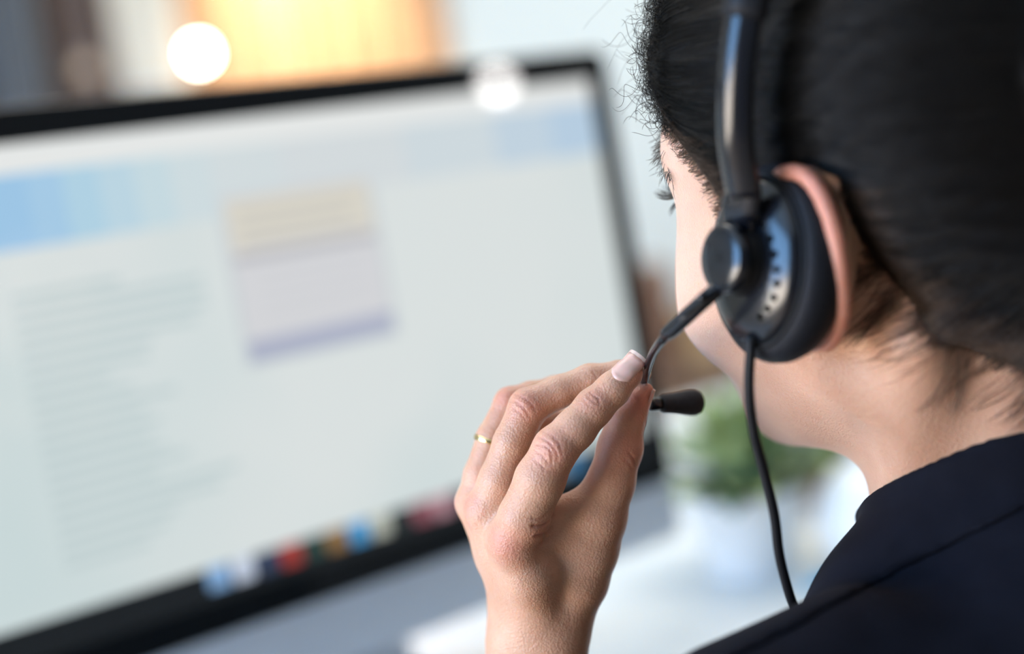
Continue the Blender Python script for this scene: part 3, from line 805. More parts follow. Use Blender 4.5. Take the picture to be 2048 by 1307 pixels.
# open the skin where it meets the coarser forearm, hidden in the sleeve
lo2 = EL - .07; hi2 = np.array([EL[0] + .09, EL[1] + .09, lo[2] + .012]); lo2 = np.minimum(lo2, [EL[0] - .11, EL[1] - .07, 9])
#@@ body mesh: head and neck, hand and forearm, upper body
def torso_sdf(p):
    d = rcone(p, NB, bw(-.02, .01, -.16), .045, .09)
    for s in (1, -1):
        d = smin(d, rcone(p, NB, (SHL if s > 0 else SHR), .030, .030), .02)
        d = smin(d, rcone(p, bw(.08 * s, .03, -.20), bw(.08 * s, .01, -.42), .08, .08), .04)
    d = smin(d, rcone(p, SHL, EL, .034, .034), .015)
    d = smin(d, rcone(p, SHR, bw(-.20, .06, -.30), .045, .038), .03)
    d = smin(d, rcone(p, bw(-.20, .06, -.30), bw(-.10, .27, -.25), .038, .028), .03)
    return smin(d, chain(p, [ARM1[-2], ARM1[-1]], .01), .02)
lo = hw(0, 0, 0) - .18; hi = hw(0, 0, 0) + .18; lo[2] -= .10
VH, FH = polygonise(head_sdf, lo, hi, .0017)
hq = toh(VH)
# skin keeps clear of the collar below its edge
ctop = trace(np.array([1742, 1850, 1950, 2040.]), np.array([1005, 930, 885, 852.]), bare_sdf)
cc = ctop.mean(0); u_, s_, vt_ = np.linalg.svd(ctop - cc); TN = vt_[2] if vt_[2][2] > 0 else -vt_[2]; TP = cc
VH = VH - grad(bare_sdf, VH) * (.009 * np.clip((-(VH - TP.astype(np.float32)) @ TN.astype(np.float32) - .005) / .008, 0, 1))[:, None].astype(np.float32)
fl = np.zeros(len(VH)); face_light = np.zeros(len(VH))
earm = np.clip((np.abs(hq[:, 0]) - .0765) / .005, 0, 1) * (np.abs(hq[:, 1] + .012) < .03) * (np.abs(hq[:, 2]) < .045); fl = np.maximum(fl, .5 * earm)
lipm = np.exp(-((hq[:, 2] + .066) / .008) ** 2) * np.exp(-(hq[:, 0] / .02) ** 2) * (hq[:, 1] > .078); fl = np.maximum(fl, .8 * lipm)
face_light = np.clip((hq[:, 1] - .015) / .05, 0, 1) * np.clip((hq[:, 2] + .10) / .05, 0, 1) * .45  # front of the face paler: brightness of the light put into skin colour
tl = NB - .36; th_ = NB + .36; tl[2] = NB[2] - .5; th_[2] = NB[2] + .03
VT, FT = polygonise(torso_sdf, tl, th_, .008)
fh = np.zeros(len(VA))
for px, py, d, rr, am in ((1101, 897, .565, .010, .38), (1008, 1090, .575, .009, .5), (1050, 805, .58, .009, .36), (1190, 800, .566, .007, .3), (1010, 785, .60, .008, .4), (930, 1010, .60, .010, .35),
                          (1268, 745, .57, .006, .55), (1285, 800, .585, .010, .5), (1250, 900, .585, .012, .35), (1085, 1065, .58, .008, .3)):
    c = trace(px, py, hand_sdf, .45, .75) if px > 915 else P(px, py, d)
    fh = np.maximum(fh, am * np.exp(-(np.linalg.norm(VA - c, axis=1) / rr) ** 2))
fh = np.clip(fh + .25 * np.minimum(CRM, .6), 0, 1)
n1, n2 = len(VH), len(VA)
me = mesh_from(np.concatenate([VH, VA, VT]), np.concatenate([FH, FA + n1, FT + n1 + n2]))
z3 = np.zeros(len(VT))
if len(me.vertices) == n1 + n2 + len(VT):
    add_attr(me, 'flush', np.concatenate([fl, fh, z3])); add_attr(me, 'pale', np.concatenate([face_light, np.zeros(n2), z3]))
person = empty('person', (NB[0], NB[1], 0.45), 'person in a dark jacket with pulled-back dark hair, one hand holding the headset microphone arm', 'person')
body = link('body', me, SKIN, person)

# finger nails: curved plates lying on the fingertips
NAIL = noisy('nail', (0.66, 0.38, 0.31), (0.72, 0.45, 0.37), 120, 0.28, Subsurface_Weight=.3, Subsurface_Scale=.002)
NAILTIP = noisy('nail_tip', (0.64, 0.45, 0.37), (0.69, 0.51, 0.43), 120, 0.4)
def nail(base, tip, outward, half, name='fingernail', slope=.12):
    """base, tip: points on the finger axis; outward: the back of the finger; half: half width"""
    base = np.asarray(base, float); tip = np.asarray(tip, float); ax = tip - base; L = np.linalg.norm(ax); ax /= L
    o = np.asarray(outward, float); o = o - (o @ ax) * ax; o /= np.linalg.norm(o); s = np.cross(ax, o)
    def plate(u0, u1):
        nu, nv = 9, 13
        U_, V_ = np.meshgrid(np.linspace(u0, u1, nu), np.linspace(-1, 1, nv), indexing='ij'); U_ = U_.ravel(); V_ = V_.ravel(); f = (U_ - u0) / (u1 - u0)
        if u1 > .99: U_ = u0 + (U_ - u0) * (1 - .10 * V_ * V_)             # rounded free edge
        if u0 < .01: U_ = U_ + (1 - f) * .20 * V_ * V_                      # rounded base
        c = base + np.outer(U_ * L, ax) + np.outer(half * V_, s)
        cc = base + np.outer(np.minimum(U_, .62) * L, ax) + np.outer(half * V_ * .96, s)   # the free part continues the bed's curve
        t = drop(cc + o * .015, -o, hand_sdf, .0195)
        hgt = np.maximum(.015 - t, -.3 * half) - np.maximum(U_ - .62, 0) * L * slope
        hgt = hgt - .0004 * np.abs(V_) ** 6
        top = list(c + np.outer(hgt + .00028, o)); bot = list(c + np.outer(hgt - .0004, o))
        V = np.array(top + bot); n = nu * nv; F = []
        for i in range(nu - 1):
            for k in range(nv - 1):
                a = i * nv + k; F.append([a, a + 1, a + nv + 1, a + nv]); F.append([n + a, n + a + nv, n + a + nv + 1, n + a + 1])
        rim = [k for k in range(nv)] + [i * nv + nv - 1 for i in range(1, nu)] + [(nu - 1) * nv + k for k in range(nv - 2, -1, -1)] + [i * nv for i in range(nu - 2, 0, -1)]
        for a, b in zip(rim, rim[1:] + rim[:1]): F.append([a, n + a, n + b, b])
        return V, F
    p = link(name, mesh_from(*plate(0, .90)), NAIL, person)
    link('free_edge', mesh_from(*plate(.89, 1.0)), NAILTIP, p)
view = -ray(1240, 740)
nail(P(1234, 766, .572), P(1279, 712, .574), view * 1.0 - CR * .15 + CU * .25, .0047)
nail(P(1256, 838, .590), P(1293, 770, .589), CR * 1.0 + CU * .30 + CF * .30, .0052, slope=.2)

# ------------------------------------------------------------------ the jacket
JACK = noisy('navy_wool', (0.0042, 0.0046, 0.0085), (0.0065, 0.0070, 0.0120), 60, 0.85, 0.35, 2600, spec=0.12)
JDARK = noisy('navy_lining', (0.006, 0.007, 0.010), (0.009, 0.010, 0.014), 60, 0.9, spec=0.2)
NA0, NA1 = hw(NECK0 + [0, 0, -.05]), hw(0, -.066, -.26)
def jbase(p):
    d = torso_sdf(p) - .006
    d = smin(d, rcone(p, NA0, NA1, .0575, .075), .02)
    d = smin(d, rcone(p, P(1872, 1092, .560), P(1735, 1284, .545), 150 * .56 / FPX, 142 * .545 / FPX), .012)
    d = smin(d, rcone(p, P(1735, 1395, .515), P(1505, 1508, .490), 215 * .515 / FPX, 222 * .490 / FPX), .006)
    d = smin(d, rcone(p, P(2020, 1250, .545), P(1850, 1440, .51), .036, .040), .012)
    d = smin(d, rcone(p, P(2150, 1240, .53), P(2020, 1540, .51), .045, .05), .02)
    # sleeve ends half way along the forearm
    w0 = ARM1[-2][0]; ax = (EL - w0) / np.linalg.norm(EL - w0)
    sl = rcone(p, w0 + ax * .07, EL, .043, .047)
    d = smin(d, sl, .02)
    cut = (w0 + ax * .05 - p) @ ax.astype(np.float32)
    hp = np.linalg.norm(p - (w0 + ax * .02), axis=1) - .09
    d = smax(d, np.where(hp < .0, cut, -1), .002)
    # soft folds
    f = .0012 * np.sin((p @ np.array([55, 40, 90.], np.float32))) * np.sin(p @ np.array([-38, 61, 22.], np.float32) + 1.3)
    return d + f
def planed(p, n, q): return (p - q.astype(np.float32)) @ n.astype(np.float32)
lowp = trace(np.array([1690, 1850, 2048.]), np.array([1192, 1112, 1008.]), jbase)
LN = np.cross(lowp[2] - lowp[0], P(1650, 1200, .62) - lowp[0]); LN /= np.linalg.norm(LN); LN = LN if LN[2] > 0 else -LN
def jacket_sdf(p):
    d = smax(jbase(p), planed(p, TN, TP - TN * .004), .002)
    up = planed(p, LN, lowp[1])
    return d + np.clip(up / .004, 0, 1) * .0030
def collar_sdf(p):
    d = jbase(p) - .0016
    d = smax(d, planed(p, TN, TP), .0035)
    return smax(d, -planed(p, LN, lowp[1] - LN * .001), .003)
jl = np.minimum(NB, EL) - .32; jh = NB + .36; jl[2] = .48; jh[2] = NB[2] + .10
VJ, FJ = polygonise(jacket_sdf, jl, jh, .0045)
jk = link('jacket', mesh_from(VJ, FJ), JACK, person); jk['label'] = 'dark navy jacket'
kl = TP - .16; kh = TP + .16
VK, FK = polygonise(collar_sdf, kl, kh, .0024)
link('collar', mesh_from(VK, FK), JACK, jk)
# trousers on the seat
SEAT = .46
hip = bw(0, .0, 0); hip[2] = SEAT + .11
def pants_sdf(p):
    d = ell(p, hip + np.array([0, 0, .0]), (.17, .13, .12), np.array([BL, BF, BU]).T)
    for s in (1, -1):
        k = hip + BL * .11 * s + BF * .40 + BU * (-.02); a = k + BF * .02; a[2] = .10
        d = smin(d, rcone(p, hip + BL * .09 * s - BU * .02, k, .085, .062), .05)
        d = smin(d, rcone(p, k, a, .060, .042), .02)
    return d
VP, FP = polygonise(pants_sdf, hip - np.array([.55, .3, .6]), hip + np.array([.4, .62, .2]), .012)
link('trousers', mesh_from(VP, FP), JDARK, person)
SHOE = noisy('black_leather', (0.01, 0.01, 0.011), (0.016, 0.016, 0.018), 40, 0.35)
for s in (1, -1):
    a = hip + BL * .11 * s + BF * .42; a[2] = .035
    def shoe_sdf(p, a=a): return smax(smin(ell(p, a + BF * .06, (.042, .11, .036), np.array([BL, BF, BU]).T), rcone(p, a - BF * .01, a + BU * .08, .042, .044), .02), .004 - p[:, 2], .003)
    link('shoe', mesh_from(*polygonise(shoe_sdf, a - .2, a + .2, .008)), SHOE, person)
# chair under the person
chair = empty('office_chair', (hip[0], hip[1], 0), 'dark office chair the person sits on, below the jacket', 'chair')
cA = np.array([BL, BF, BU]).T
link('seat', mesh_from(*rbox_vf((hip[0] + BF[0] * .08, hip[1] + BF[1] * .08, SEAT - .035), (.48, .46, .07), .08, cA, 5)), MT['black_plastic'], chair)
link('column', mesh_from(*lathe_vf([(0, .08), (.03, .08), (.03, .3), (.02, .3), (.02, SEAT - .07), (0, SEAT - .07)], (hip[0], hip[1], 0), None, 20)), MT['steel'], chair)
for k in range(5):
    a = 2 * math.pi * k / 5 + .3; dd = np.array([math.cos(a), math.sin(a), 0])
    c = np.array([hip[0], hip[1], .085])
    lg = link('leg', mesh_from(*sweep_vf([c, c + dd * .15 + np.array([0, 0, -.005]), c + dd * .29 + np.array([0, 0, -.02])], rrect(.04, .022, .008), (0, 0, 1))), MT['black_plastic'], chair)
    link('castor', mesh_from(*lathe_vf([(0, -.02), (.026, -.02), (.028, 0), (.026, .02), (0, .02)], c + dd * .28 + np.array([0, 0, -.057]), frame_z(np.cross(dd, (0, 0, 1))), 18)), MT['black_plastic'], lg)

# ------------------------------------------------------------------ the headset
HP = noisy('headset_plastic', (0.004, 0.005, 0.008), (0.006, 0.007, 0.010), 40, 0.22, spec=0.5)
HM = noisy('headset_matt', (0.004, 0.0045, 0.006), (0.006, 0.0065, 0.0085), 60, 0.55, spec=0.25)
FOAM = noisy('cushion_leatherette', (0.005, 0.006, 0.009), (0.007, 0.008, 0.012), 50, 0.6, 0.4, 900, spec=0.25)
HOLE = principled('hole_black', (0.001, 0.001, 0.001), .9, spec=0.05)
HAX = -.88 * CR - .475 * CF; HAX /= np.linalg.norm(HAX)
A0 = P(1562, 521, .5265)
AF = frame_z(HAX, CU)                         # columns: x, y(up-ish), z = axis
if AF[:, 1] @ CU < 0: AF[:, :2] *= -1
def ca(x, y, s): return A0 + AF @ np.array([x, y, s])
hs = empty('headset', A0, 'black call-centre headset with ear cushion and thin microphone arm, worn by the person', 'headset')
SQ = (.90, 1.085)
def ear_unit(o, A, with_holes):
    prof = [(.0135, -.006), (.022, -.0085), (.029, -.0080), (.0335, -.005), (.0350, -.0005), (.0350, .0040), (.0335, .0085), (.0305, .0108), (.0255, .0112), (.0, .0112)]
    cu = link('ear_cushion', mesh_from(*lathe_vf([(0, -.004)] + prof, o, A, 72, SQ)), FOAM, hs)
    link('seam', mesh_from(*lathe_vf([(.0290, .0104), (.0304, .0114), (.0298, .0124), (.0284, .0116)], o, A, 72, SQ)), HM, cu)
    cup = [(.0, .0108), (.0278, .0108), (.0286, .0120), (.0280, .0134), (.0258, .0150), (.0225, .0164), (.0190, .0174), (.0150, .0180), (0, .0180)]
    cp = link('ear_cup', mesh_from(*lathe_vf(cup, o, A, 72, SQ)), HP, hs)
    if with_holes:
        for px, py in ((1530, 450), (1545, 477), (1552, 508), (1555, 539), (1554, 567), (1547, 595), (1535, 617), (1521, 634)):
            v = ray(px + 7, py); n = A[:, 2]; base = o + A[:, 2] * .0150
            q = C0 + v * (((base - C0) @ n) / (v @ n))
            r2 = A.T @ (q - o); rad = math.hypot(r2[0] / SQ[0], r2[1] / SQ[1]); z = np.interp(rad, [.0150, .019, .0225, .0258, .0280], [.0180, .0174, .0164, .0150, .0134])
            nr = (A @ np.array([r2[0] / rad * .35, r2[1] / rad * .35, 1.0])); nr /= np.linalg.norm(nr)
            q = o + A @ np.array([r2[0], r2[1], z])
            link('vent_hole', mesh_from(*lathe_vf([(0, -.0006), (.0014, -.0006), (.0014, .00020), (.0011, .0003), (0, .00015)], q, frame_z(nr), 14)), HOLE, cp)
    hub = [(0, .0165), (.0132, .0165), (.0134, .0180), (.0122, .0215), (.0112, .0235), (0, .0235)]
    link('hub', mesh_from(*lathe_vf(hub, o, A, 56)), HM, hs)
ear_unit(A0, AF, True)
disc = [(0, .0230), (.0105, .0230), (.0126, .0238), (.0130, .0255), (.0126, .0275), (.0112, .0286), (.006, .0291), (0, .0292)]
link('pivot_disc', mesh_from(*lathe_vf(disc, A0 + AF @ np.array([.0006, .0002, 0]), AF, 56)), HP, hs)
# other ear
mA = HA @ np.diag([-1.0, 1, 1]) @ HA.T
A0r = hw(*(np.array([-1, 1, 1]) * (HA.T @ (A0 - HC)))); AFr = mA @ AF; AFr = AFr @ np.diag([-1.0, 1, 1])
ear_unit(A0r, AFr, False)
# band over the head
hb = [(.0985, .005, .032), (.1005, .004, .055), (.0965, .001, .085), (.0855, -.003, .112), (.064, -.007, .134), (.034, -.010, .1450), (0, -.011, .1485)]
hb = hb + [(-x, y, z) for x, y, z in hb[-2::-1]]
bandp = np.array([hw(*q) for q in spline(hb, 90)])
bprof = np.array([(math.copysign(abs(math.cos(a)) ** .75, math.cos(a)) * .0072, math.copysign(abs(math.sin(a)) ** .9, math.sin(a)) * .0036) for a in np.linspace(0, 2 * math.pi, 28, endpoint=False)])
bprof[:, 1] += np.where(bprof[:, 1] > 0, .0016 * np.clip(1 - np.abs(bprof[:, 0]) / .0055, 0, 1), 0) * 1.0
bref = HA[:, 1]
nb = len(bandp)
ra = np.linalg.norm(np.cross(np.gradient(bandp, axis=0)[0], bref))
T0 = np.gradient(bandp, axis=0)[5]; T0 /= np.linalg.norm(T0); y0 = np.cross(T0, bref)
if y0 @ HA[:, 0] < 0: bprof[:, 1] *= -1; bprof = bprof[::-1]
link('headband', mesh_from(*sweep_vf(bandp, bprof, bref)), HP, hs)
k0 = int(np.argmin(np.abs((653.5 - FPX * ((bandp - C0) @ CU) / ((bandp - C0) @ CF))[:45] - 40)))
link('band_sleeve', mesh_from(*sweep_vf(bandp[k0:nb - k0], bprof * np.array([1.22, 1.35]), bref)), HM, hs)
# yoke from band to hub
yk = spline([bandp[6], bandp[0], P(1478, 430, .5125), P(1490, 490, .5170)], 22)
link('yoke', mesh_from(*sweep_vf(yk, bprof * np.array([1.0, .9]), bref, np.concatenate([np.linspace(.9, 1.05, 11), np.linspace(1.05, .8, 11)]))), HP, hs)
ykr = np.array([HC + mA @ (q - HC) for q in yk])
link('yoke', mesh_from(*sweep_vf(ykr, bprof * np.array([1.0, .9]), bref)), HP, hs)
# microphone arm
bm = spline([P(1458, 556, .5190), P(1418, 592, .5175), P(1375, 631, .524), P(1331, 671, .537)], 20)
bo = tube('boom_holder', bm, .0030, HP, hs, 18, np.concatenate([np.linspace(.9, 1, 4), np.ones(13), [1.0, .96, .80]]))
bl2 = spline([P(1408, 590, .510), P(1368, 627, .5225), P(1327, 666, .5355)], 14)
tube('boom_rib', bl2, .0016, HP, bo, 12)
arm = spline([P(1336, 667, .536), P(1322, 683, .541), P(1305, 709, .558), P(1294, 740, .577), P(1288, 764, .592), P(1286, 786, .603), P(1291, 802, .607), P(1304, 808, .608), P(1318, 808, .609)], 50)
tube('boom_arm', arm, .00175, HP, hs, 14)
ax = P(1410, 804, .616) - P(1296, 808, .607); Lm = np.linalg.norm(ax); fA = frame_z(ax)
mic = [(0, 0), (.0026, 0), (.0030, .0008), (.0030, .0052), (.0026, .0056), (.0026, .0066)]
link('microphone_collar', mesh_from(*lathe_vf(mic + [(0, .0066)], P(1296, 808, .607), fA, 28)), HP, hs)
mf = [(0, .0062), (.0034, .0064), (.0040, .0075), (.0042, .010), (.0046, .0135), (.0052, .0170), (.0056, .0200), (.0055, .0222), (.0047, .0242), (.0032, .0253), (.0014, .0257), (0, .02575)]
link('microphone_foam', mesh_from(*lathe_vf(mf, P(1296, 808, .607), fA, 36)), noisy('mic_foam', (0.010, 0.010, 0.012), (0.018, 0.018, 0.020), 400, 0.8, 0.9, 1800), hs)
# cable
cab = spline([P(1503, 672, .5185), P(1501, 700, .5185), P(1498, 780, .522), P(1507, 860, .527), P(1530, 950, .533), P(1549, 1030, .538), P(1559, 1110, .545), P(1578, 1185, .552), P(1597, 1240, .560), P(1612, 1320, .57), P(1600, 1500, .60)], 80)
tube('cable', cab, .0019, HM, hs, 12)
link('strain_relief', mesh_from(*sweep_vf(cab[:6], circ(.0026, 14), CR)), HM, hs)
# ring on the ring finger
ra_, rb_ = RNG[5][0], RNG[6][0]; rc = RNG[5][0] * .93 + RNG[6][0] * .07
GOLD = noisy('gold', (0.80, 0.58, 0.26), (0.86, 0.64, 0.32), 60, 0.2, metal=1.0)
rgA = frame_z(rb_ - ra_); rr = RNG[5][1] * 1.02
tag(link('ring', mesh_from(*lathe_vf([(rr - .0004, -.0011), (rr + .0006, -.0011), (rr + .0009, -.0006), (rr + .0009, .0006), (rr + .0006, .0011), (rr - .0004, .0011)], rc, rgA, 60)), GOLD), 'thin gold ring worn on the finger of the raised hand', 'ring')

# ------------------------------------------------------------------ hair
HAIR = principled('hair_strand', (0.005, 0.0042, 0.0036), 0.36, spec=0.17)
HAIRB = noisy('hair_mass', (0.004, 0.0034, 0.003), (0.007, 0.006, 0.005), 60, 0.6, 0.4, 420, stretch=(1, 1, 1), spec=0.1)
HAIRF = principled('hair_fine', (0.055, 0.030, 0.016), 0.45)
LINE = np.array([(.30, .090), (.12, .084), (.094, .074), (.0870, .056), (.0718, .0470), (.0633, .0430), (.0549, .0385), (.0468, .0330), (.0402, .0270), (.0371, .0210), (.0345, .012), (.031, .000), (.027, -.010),
                 (.019, -.012), (.013, .002), (.010, .022), (.004, .034), (-.010, .0385), (-.021, .032), (-.0205, .0165), (-.0240, .0026), (-.0300, -.0130), (-.0410, -.0260), (-.0517, -.0400), (-.0650, -.0500), (-.078, -.058), (-.12, -.066), (-.3, -.066), (-.3, .3), (.3, .3)], np.float32)
def hair_g(h):
    """signed distance to the hair line in side view: positive where hair grows"""
    q = h[:, 1:3]; n = len(LINE); d = np.full(len(q), 9.0, np.float32); ins = np.zeros(len(q), bool)
    for i in range(n):
        a = LINE[i]; b = LINE[(i + 1) % n]; ab = b - a
        t = np.clip((q - a) @ ab / (ab @ ab), 0, 1); d = np.minimum(d, np.linalg.norm(q - a - t[:, None] * ab, axis=1))
        c = (a[1] > q[:, 1]) != (b[1] > q[:, 1])
        ins ^= c & (q[:, 0] < (b[0] - a[0]) * (q[:, 1] - a[1]) / (b[1] - a[1] + 1e-12) + a[0])
    return np.where(ins, d, -d)
BUN = np.array([0, -.128, .060])
def hair_sdf(p):
    h = toh(p); g = hair_g(h)
    t = np.where(g > 0, .0095 * (1 - np.exp(-g / .011)), g * .6); t = np.maximum(t, -.006)
    front = np.clip((h[:, 1] - .02) / .06, 0, 1) * np.clip((h[:, 2] - .045) / .03, 0, 1)
    t = t + .006 * front * np.clip(g / .012, 0, 1)
    d = smin(face_sdf(h), neck_sdf(h), .02) - t
    d = d + .00025 * np.sin(h[:, 2] * 520 + 14 * np.sin(h[:, 1] * 30) + h[:, 0] * 120) * np.clip(g / .01, 0, 1)
    return smin(d, ell(h, BUN, (.040, .030, .040)), .012)
lo = HC - .20; hi = HC + .20
VR, FR = polygonise(hair_sdf, lo, hi, .0028, 1)
hairo = link('hair', mesh_from(VR, FR), HAIRB, person); hairo['label'] = 'dark hair pulled back smoothly'
def flow(p0, dirf, n, step, sdf, off, rand=0.0, pull=None):
    """walk points along dirf over the surface of sdf at heights off(k)"""
    p = p0.astype(np.float32).copy(); out = []; v = None
    N = len(p); ph = rng.uniform(0, 6.28, (N, 3)).astype(np.float32); fr = rng.uniform(.5, 1.6, (N, 1)).astype(np.float32)
    for k in range(n):
        g = grad(sdf, p, 8e-4); p = p - (sdf(p) - off(k))[:, None] * g
        out.append(p.copy())
        d = dirf(p); d = d - (d * g).sum(1)[:, None] * g; d /= np.linalg.norm(d, axis=1)[:, None] + 1e-9
        if rand:
            side = np.cross(g, d); d = d + side * (rand * np.sin(ph[:, :1] + fr * k * .9))
            d /= np.linalg.norm(d, axis=1)[:, None] + 1e-9
        v = d if v is None else .6 * v + .4 * d
        v /= np.linalg.norm(v, axis=1)[:, None]; p = p + v * (step if np.isscalar(step) else step[:, None])
    return np.stack(out, 1)
bunw = hw(*BUN).astype(np.float32)
def to_bun(p): return bunw - p
# roots: every part of the hair that grows, denser on the seen side
hv = toh(VR); gv = hair_g(hv)
cand = np.where((gv > .0015) & (np.linalg.norm(hv - BUN.astype(np.float32), axis=1) > .05))[0]
wgt = np.where(hv[cand, 0] > -.02, 1.0, .18); wgt /= wgt.sum()
ids = rng.choice(cand, 12000, p=wgt); p0 = VR[ids] + rng.normal(0, .0012, (len(ids), 3)).astype(np.float32)
hgt = rng.uniform(-.0002, .0009, len(ids)).astype(np.float32)
def offk(k): return hgt * 1.0 if 1 < k < 11 else hgt - .0006
S1 = flow(p0, to_bun, 13, rng.uniform(.0032, .0058, len(ids)).astype(np.float32), hair_sdf, offk, .05)
VS, FS = hair_vf(S1, rng.uniform(.00010, .00021, len(ids)))
st = link('strands', mesh_from(VS, FS), HAIR, hairo); st['kind'] = 'stuff'
# hair wound round the bun
nb_ = 700; pb_ = hw(*BUN) + (HA @ (rng.normal(0, 1, (3, nb_)) * .03)).T
baxis = (HA @ np.array([.15, -.96, .22])).astype(np.float32); bc = hw(*BUN).astype(np.float32)
hb_ = rng.uniform(.0000, .0008, nb_).astype(np.float32)
S7 = flow(pb_.astype(np.float32), lambda p: np.cross(baxis, p - bc) - .10 * (p - bc), 14, rng.uniform(.004, .007, nb_).astype(np.float32), hair_sdf, lambda k: hb_ - (.0008 if k in (0, 13) else 0), .08)
v6, f6 = hair_vf(S7, rng.uniform(.00015, .0004, nb_))
o6 = link('bun_strands', mesh_from(v6, f6), HAIR, hairo); o6['kind'] = 'stuff'
# short fine hairs along the hair line (temple and sideburn), and frizz standing off the forehead edge
cand = np.where((gv > -.0075) & (gv < .008) & (hv[:, 1] > .018) & (hv[:, 0] > .0))[0]
ids = rng.choice(cand, 4200); p0 = VR[ids] + rng.normal(0, .001, (len(ids), 3)).astype(np.float32)
both = lambda p: np.minimum(hair_sdf(p), bare_sdf(p))
hg2 = rng.uniform(.0001, .0012, len(ids)).astype(np.float32)
S2 = flow(p0, lambda p: to_bun(p) + (HA32[:, 2] * .02), 8, rng.uniform(.0011, .0026, len(ids)).astype(np.float32), both, lambda k: hg2 - (.0004 if k == 0 else 0), .35)
v1, f1 = hair_vf(S2, rng.uniform(.00005, .0001, len(ids)))
o2 = link('baby_hairs', mesh_from(v1, f1), HAIRF, hairo); o2['kind'] = 'stuff'
# curly frizz
frm = np.where((gv > .0005) & (gv < .032) & (hv[:, 1] > .055) & (hv[:, 0] > -.01) & (hv[:, 2] > .044))[0]
ids = rng.choice(frm, 1500); N = len(ids); K = 34
p0 = VR[ids]; nrm = grad(hair_sdf, p0)
fwd = HA32[:, 1]; up = HA32[:, 2]
dd = nrm * rng.uniform(.05, .40, (N, 1)) + to_bun(p0) / .2 * rng.uniform(-.9, .5, (N, 1)) + rng.normal(0, .4, (N, 3)); dd /= np.linalg.norm(dd, axis=1)[:, None]
a1 = np.cross(dd, rng.normal(0, 1, (N, 3))); a1 /= np.linalg.norm(a1, axis=1)[:, None]; a2 = np.cross(dd, a1)
L = rng.gamma(2.0, .0030, N); R = rng.uniform(.0012, .0034, N); tw = rng.uniform(4, 11, N); t = np.linspace(0, 1, K)
S3 = p0[:, None] + dd[:, None] * (L[:, None] * t)[..., None] + a1[:, None] * (R[:, None] * (np.cos(tw[:, None] * t) - 1))[..., None] + a2[:, None] * (R[:, None] * np.sin(tw[:, None] * t))[..., None]
v2, f2 = hair_vf(S3, rng.uniform(.00006, .00012, N))
# a few long flyaways
fl_ = [([(1290, 40), (1255, 70), (1238, 90), (1215, 140)], .60), ([(1285, 110), (1262, 108), (1240, 102)], .60), ([(1290, 150), (1262, 160), (1235, 185)], .60), ([(1300, 20), (1270, 25), (1250, 18)], .6), ([(1296, 190), (1270, 200), (1242, 230)], .6),
       ([(1310, 5), (1250, -20), (1190, 30), (1165, 60)], .61), ([(1288, 80), (1250, 130), (1235, 170)], .605), ([(1292, 130), (1250, 120), (1228, 108)], .605)]
S4 = np.array([spline([P(x, y, d) for x, y in pts], K) for pts, d in fl_])
v3, f3 = hair_vf(S4, np.full(len(S4), .00006))
fz = link('frizz', mesh_from(np.concatenate([v2, v3]), np.concatenate([f2, f3 + len(v2)])), HAIR, hairo); fz['kind'] = 'stuff'
# soft edge of the hair behind the ear and at the nape
cand = np.where((gv > -.006) & (gv < .006) & (hv[:, 1] < -.016) & (hv[:, 2] < .03) & (hv[:, 0] > -.02))[0]
ids = rng.choice(cand, 2600); p0 = VR[ids] + rng.normal(0, .0012, (len(ids), 3)).astype(np.float32); hg4 = rng.uniform(.0001, .0010, len(ids)).astype(np.float32)
S6 = flow(p0, lambda p: to_bun(p) - HA32[:, 1] * .03, 8, rng.uniform(.0014, .0030, len(ids)).astype(np.float32), both, lambda k: hg4 - (.0004 if k == 0 else 0), .35)
v5, f5 = hair_vf(S6, rng.uniform(.00006, .00012, len(ids)))
o5 = link('baby_hairs', mesh_from(v5, f5), HAIRF, hairo); o5['kind'] = 'stuff'
# wisps on the nape
cand = np.where((gv > -.004) & (gv < .010) & (hv[:, 1] < -.026) & (hv[:, 2] < .0) & (hv[:, 0] > -.01))[0]
ncl = 60; cid = rng.choice(cand, ncl); base = []
for c in cid:
    m = rng.integers(4, 10); base.append(VR[c] + rng.normal(0, .0024, (m, 3)))
cl = np.concatenate([np.full(len(b), i) for i, b in enumerate(base)]); p0 = np.concatenate(base).astype(np.float32)
cdir = (-.9 * HA32[:, 2] + np.outer(rng.uniform(.2, 2.2, ncl), HA32[:, 1]) + rng.normal(0, .2, (ncl, 3)))
cd = cdir[cl].astype(np.float32); hg3 = rng.uniform(.0002, .0012, len(p0)).astype(np.float32)
clen = rng.uniform(.0012, .0034, ncl)[cl].astype(np.float32)
S5 = flow(p0, lambda p: cd, 12, clen, bare_sdf, lambda k: hg3 - (.0006 if k == 0 else 0), .30)
v4, f4 = hair_vf(S5, rng.uniform(.00005, .00010, len(p0)))
nw = link('nape_wisps', mesh_from(v4, f4), HAIRF, hairo); nw['kind'] = 'stuff'

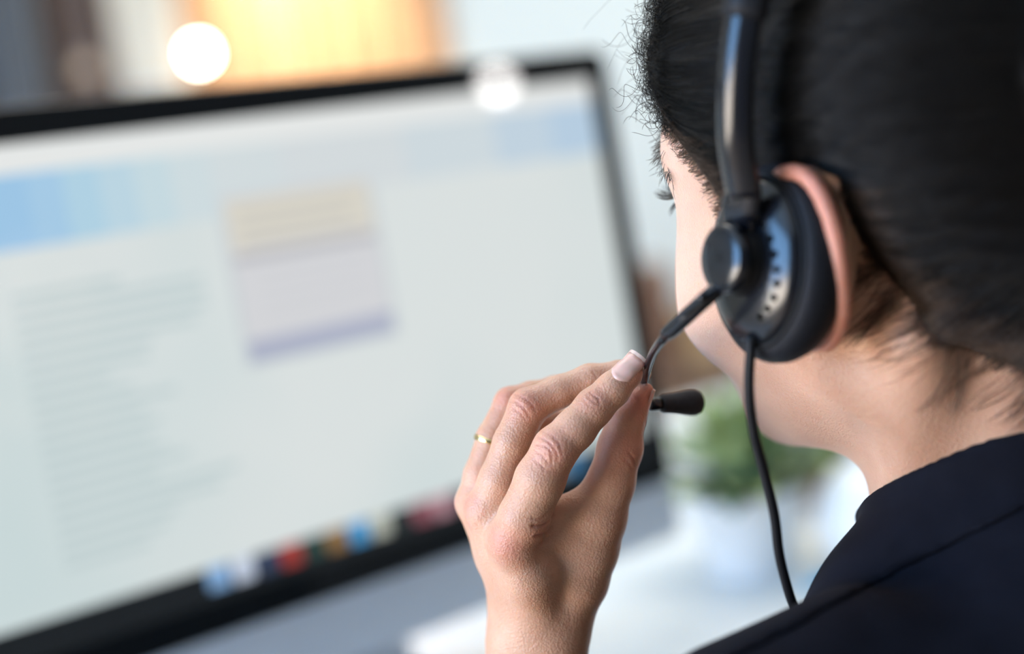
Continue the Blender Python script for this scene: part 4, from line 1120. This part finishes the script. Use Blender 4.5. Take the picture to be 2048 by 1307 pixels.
# eyes, lashes, brows
EYE = principled('eye_white', (0.80, 0.78, 0.75), 0.15)
LASH = principled('lash_black', (0.006, 0.005, 0.005), 0.5)
BROW = principled('brow_hair', (0.016, 0.011, 0.008), 0.5)
for s in (1, -1):
    lash = []; brow = []
    for k in range(64):
        u = k / 63; az = math.radians(-36 + 96 * u)               # towards the temple
        c = np.array([.0320, .0735, .0120]); rr = .0140
        for row, el in ((0, -.06), (1, -.30)):
            if row and k % 2: continue
            d0 = np.array([math.sin(az) * math.cos(el), math.cos(az) * math.cos(el), math.sin(el)])
            root = c + d0 * rr; ln = (.0085 if row == 0 else .0045) * rng.uniform(.75, 1.1); cur = (.55 if row == 0 else -.45)
            side = rng.normal(0, .16)
            pts = []
            for t in np.linspace(0, 1, 7):
                q = root + d0 * ln * t + np.array([side * ln * t, 0, (-.30 * t + cur * t * t) * ln]); q = q * np.array([s, 1, 1]); pts.append(hw(*q))
            lash.append(pts)
    for k in range(230):
        u = rng.uniform(0, 1); a = np.array([.0545, .0665, .0270]) * u + np.array([.012, .098, .0285]) * (1 - u); a[2] += .006 * math.sin(math.pi * u) + rng.normal(0, .0017)
        q0 = hw(*(a * np.array([s, 1, 1]))); q = q0.astype(np.float32)[None]
        for _ in range(3): q = q - bare_sdf(q)[:, None] * grad(bare_sdf, q)
        g = grad(bare_sdf, q)[0]; d0 = HA @ (np.array([.75 * s, -.25, -.35 + .5 * (1 - u)]) + rng.normal(0, .18, 3)); d0 = d0 - (d0 @ g) * g; d0 /= np.linalg.norm(d0); d0 = d0 + g * rng.uniform(.45, 1.1)
        ln = rng.uniform(.004, .0075)
        brow.append([q[0] + d0 * ln * t - g * ln * .25 * t * t for t in np.linspace(0, 1, 7)])
    vv, ff = hair_vf(np.array(lash), np.full(len(lash), .00011)); ob = link('eyelashes', mesh_from(vv, ff), LASH, person); ob['kind'] = 'stuff'
    vv, ff = hair_vf(np.array(brow), np.full(len(brow), .00010)); ob = link('eyebrow', mesh_from(vv, ff), BROW, person); ob['kind'] = 'stuff'
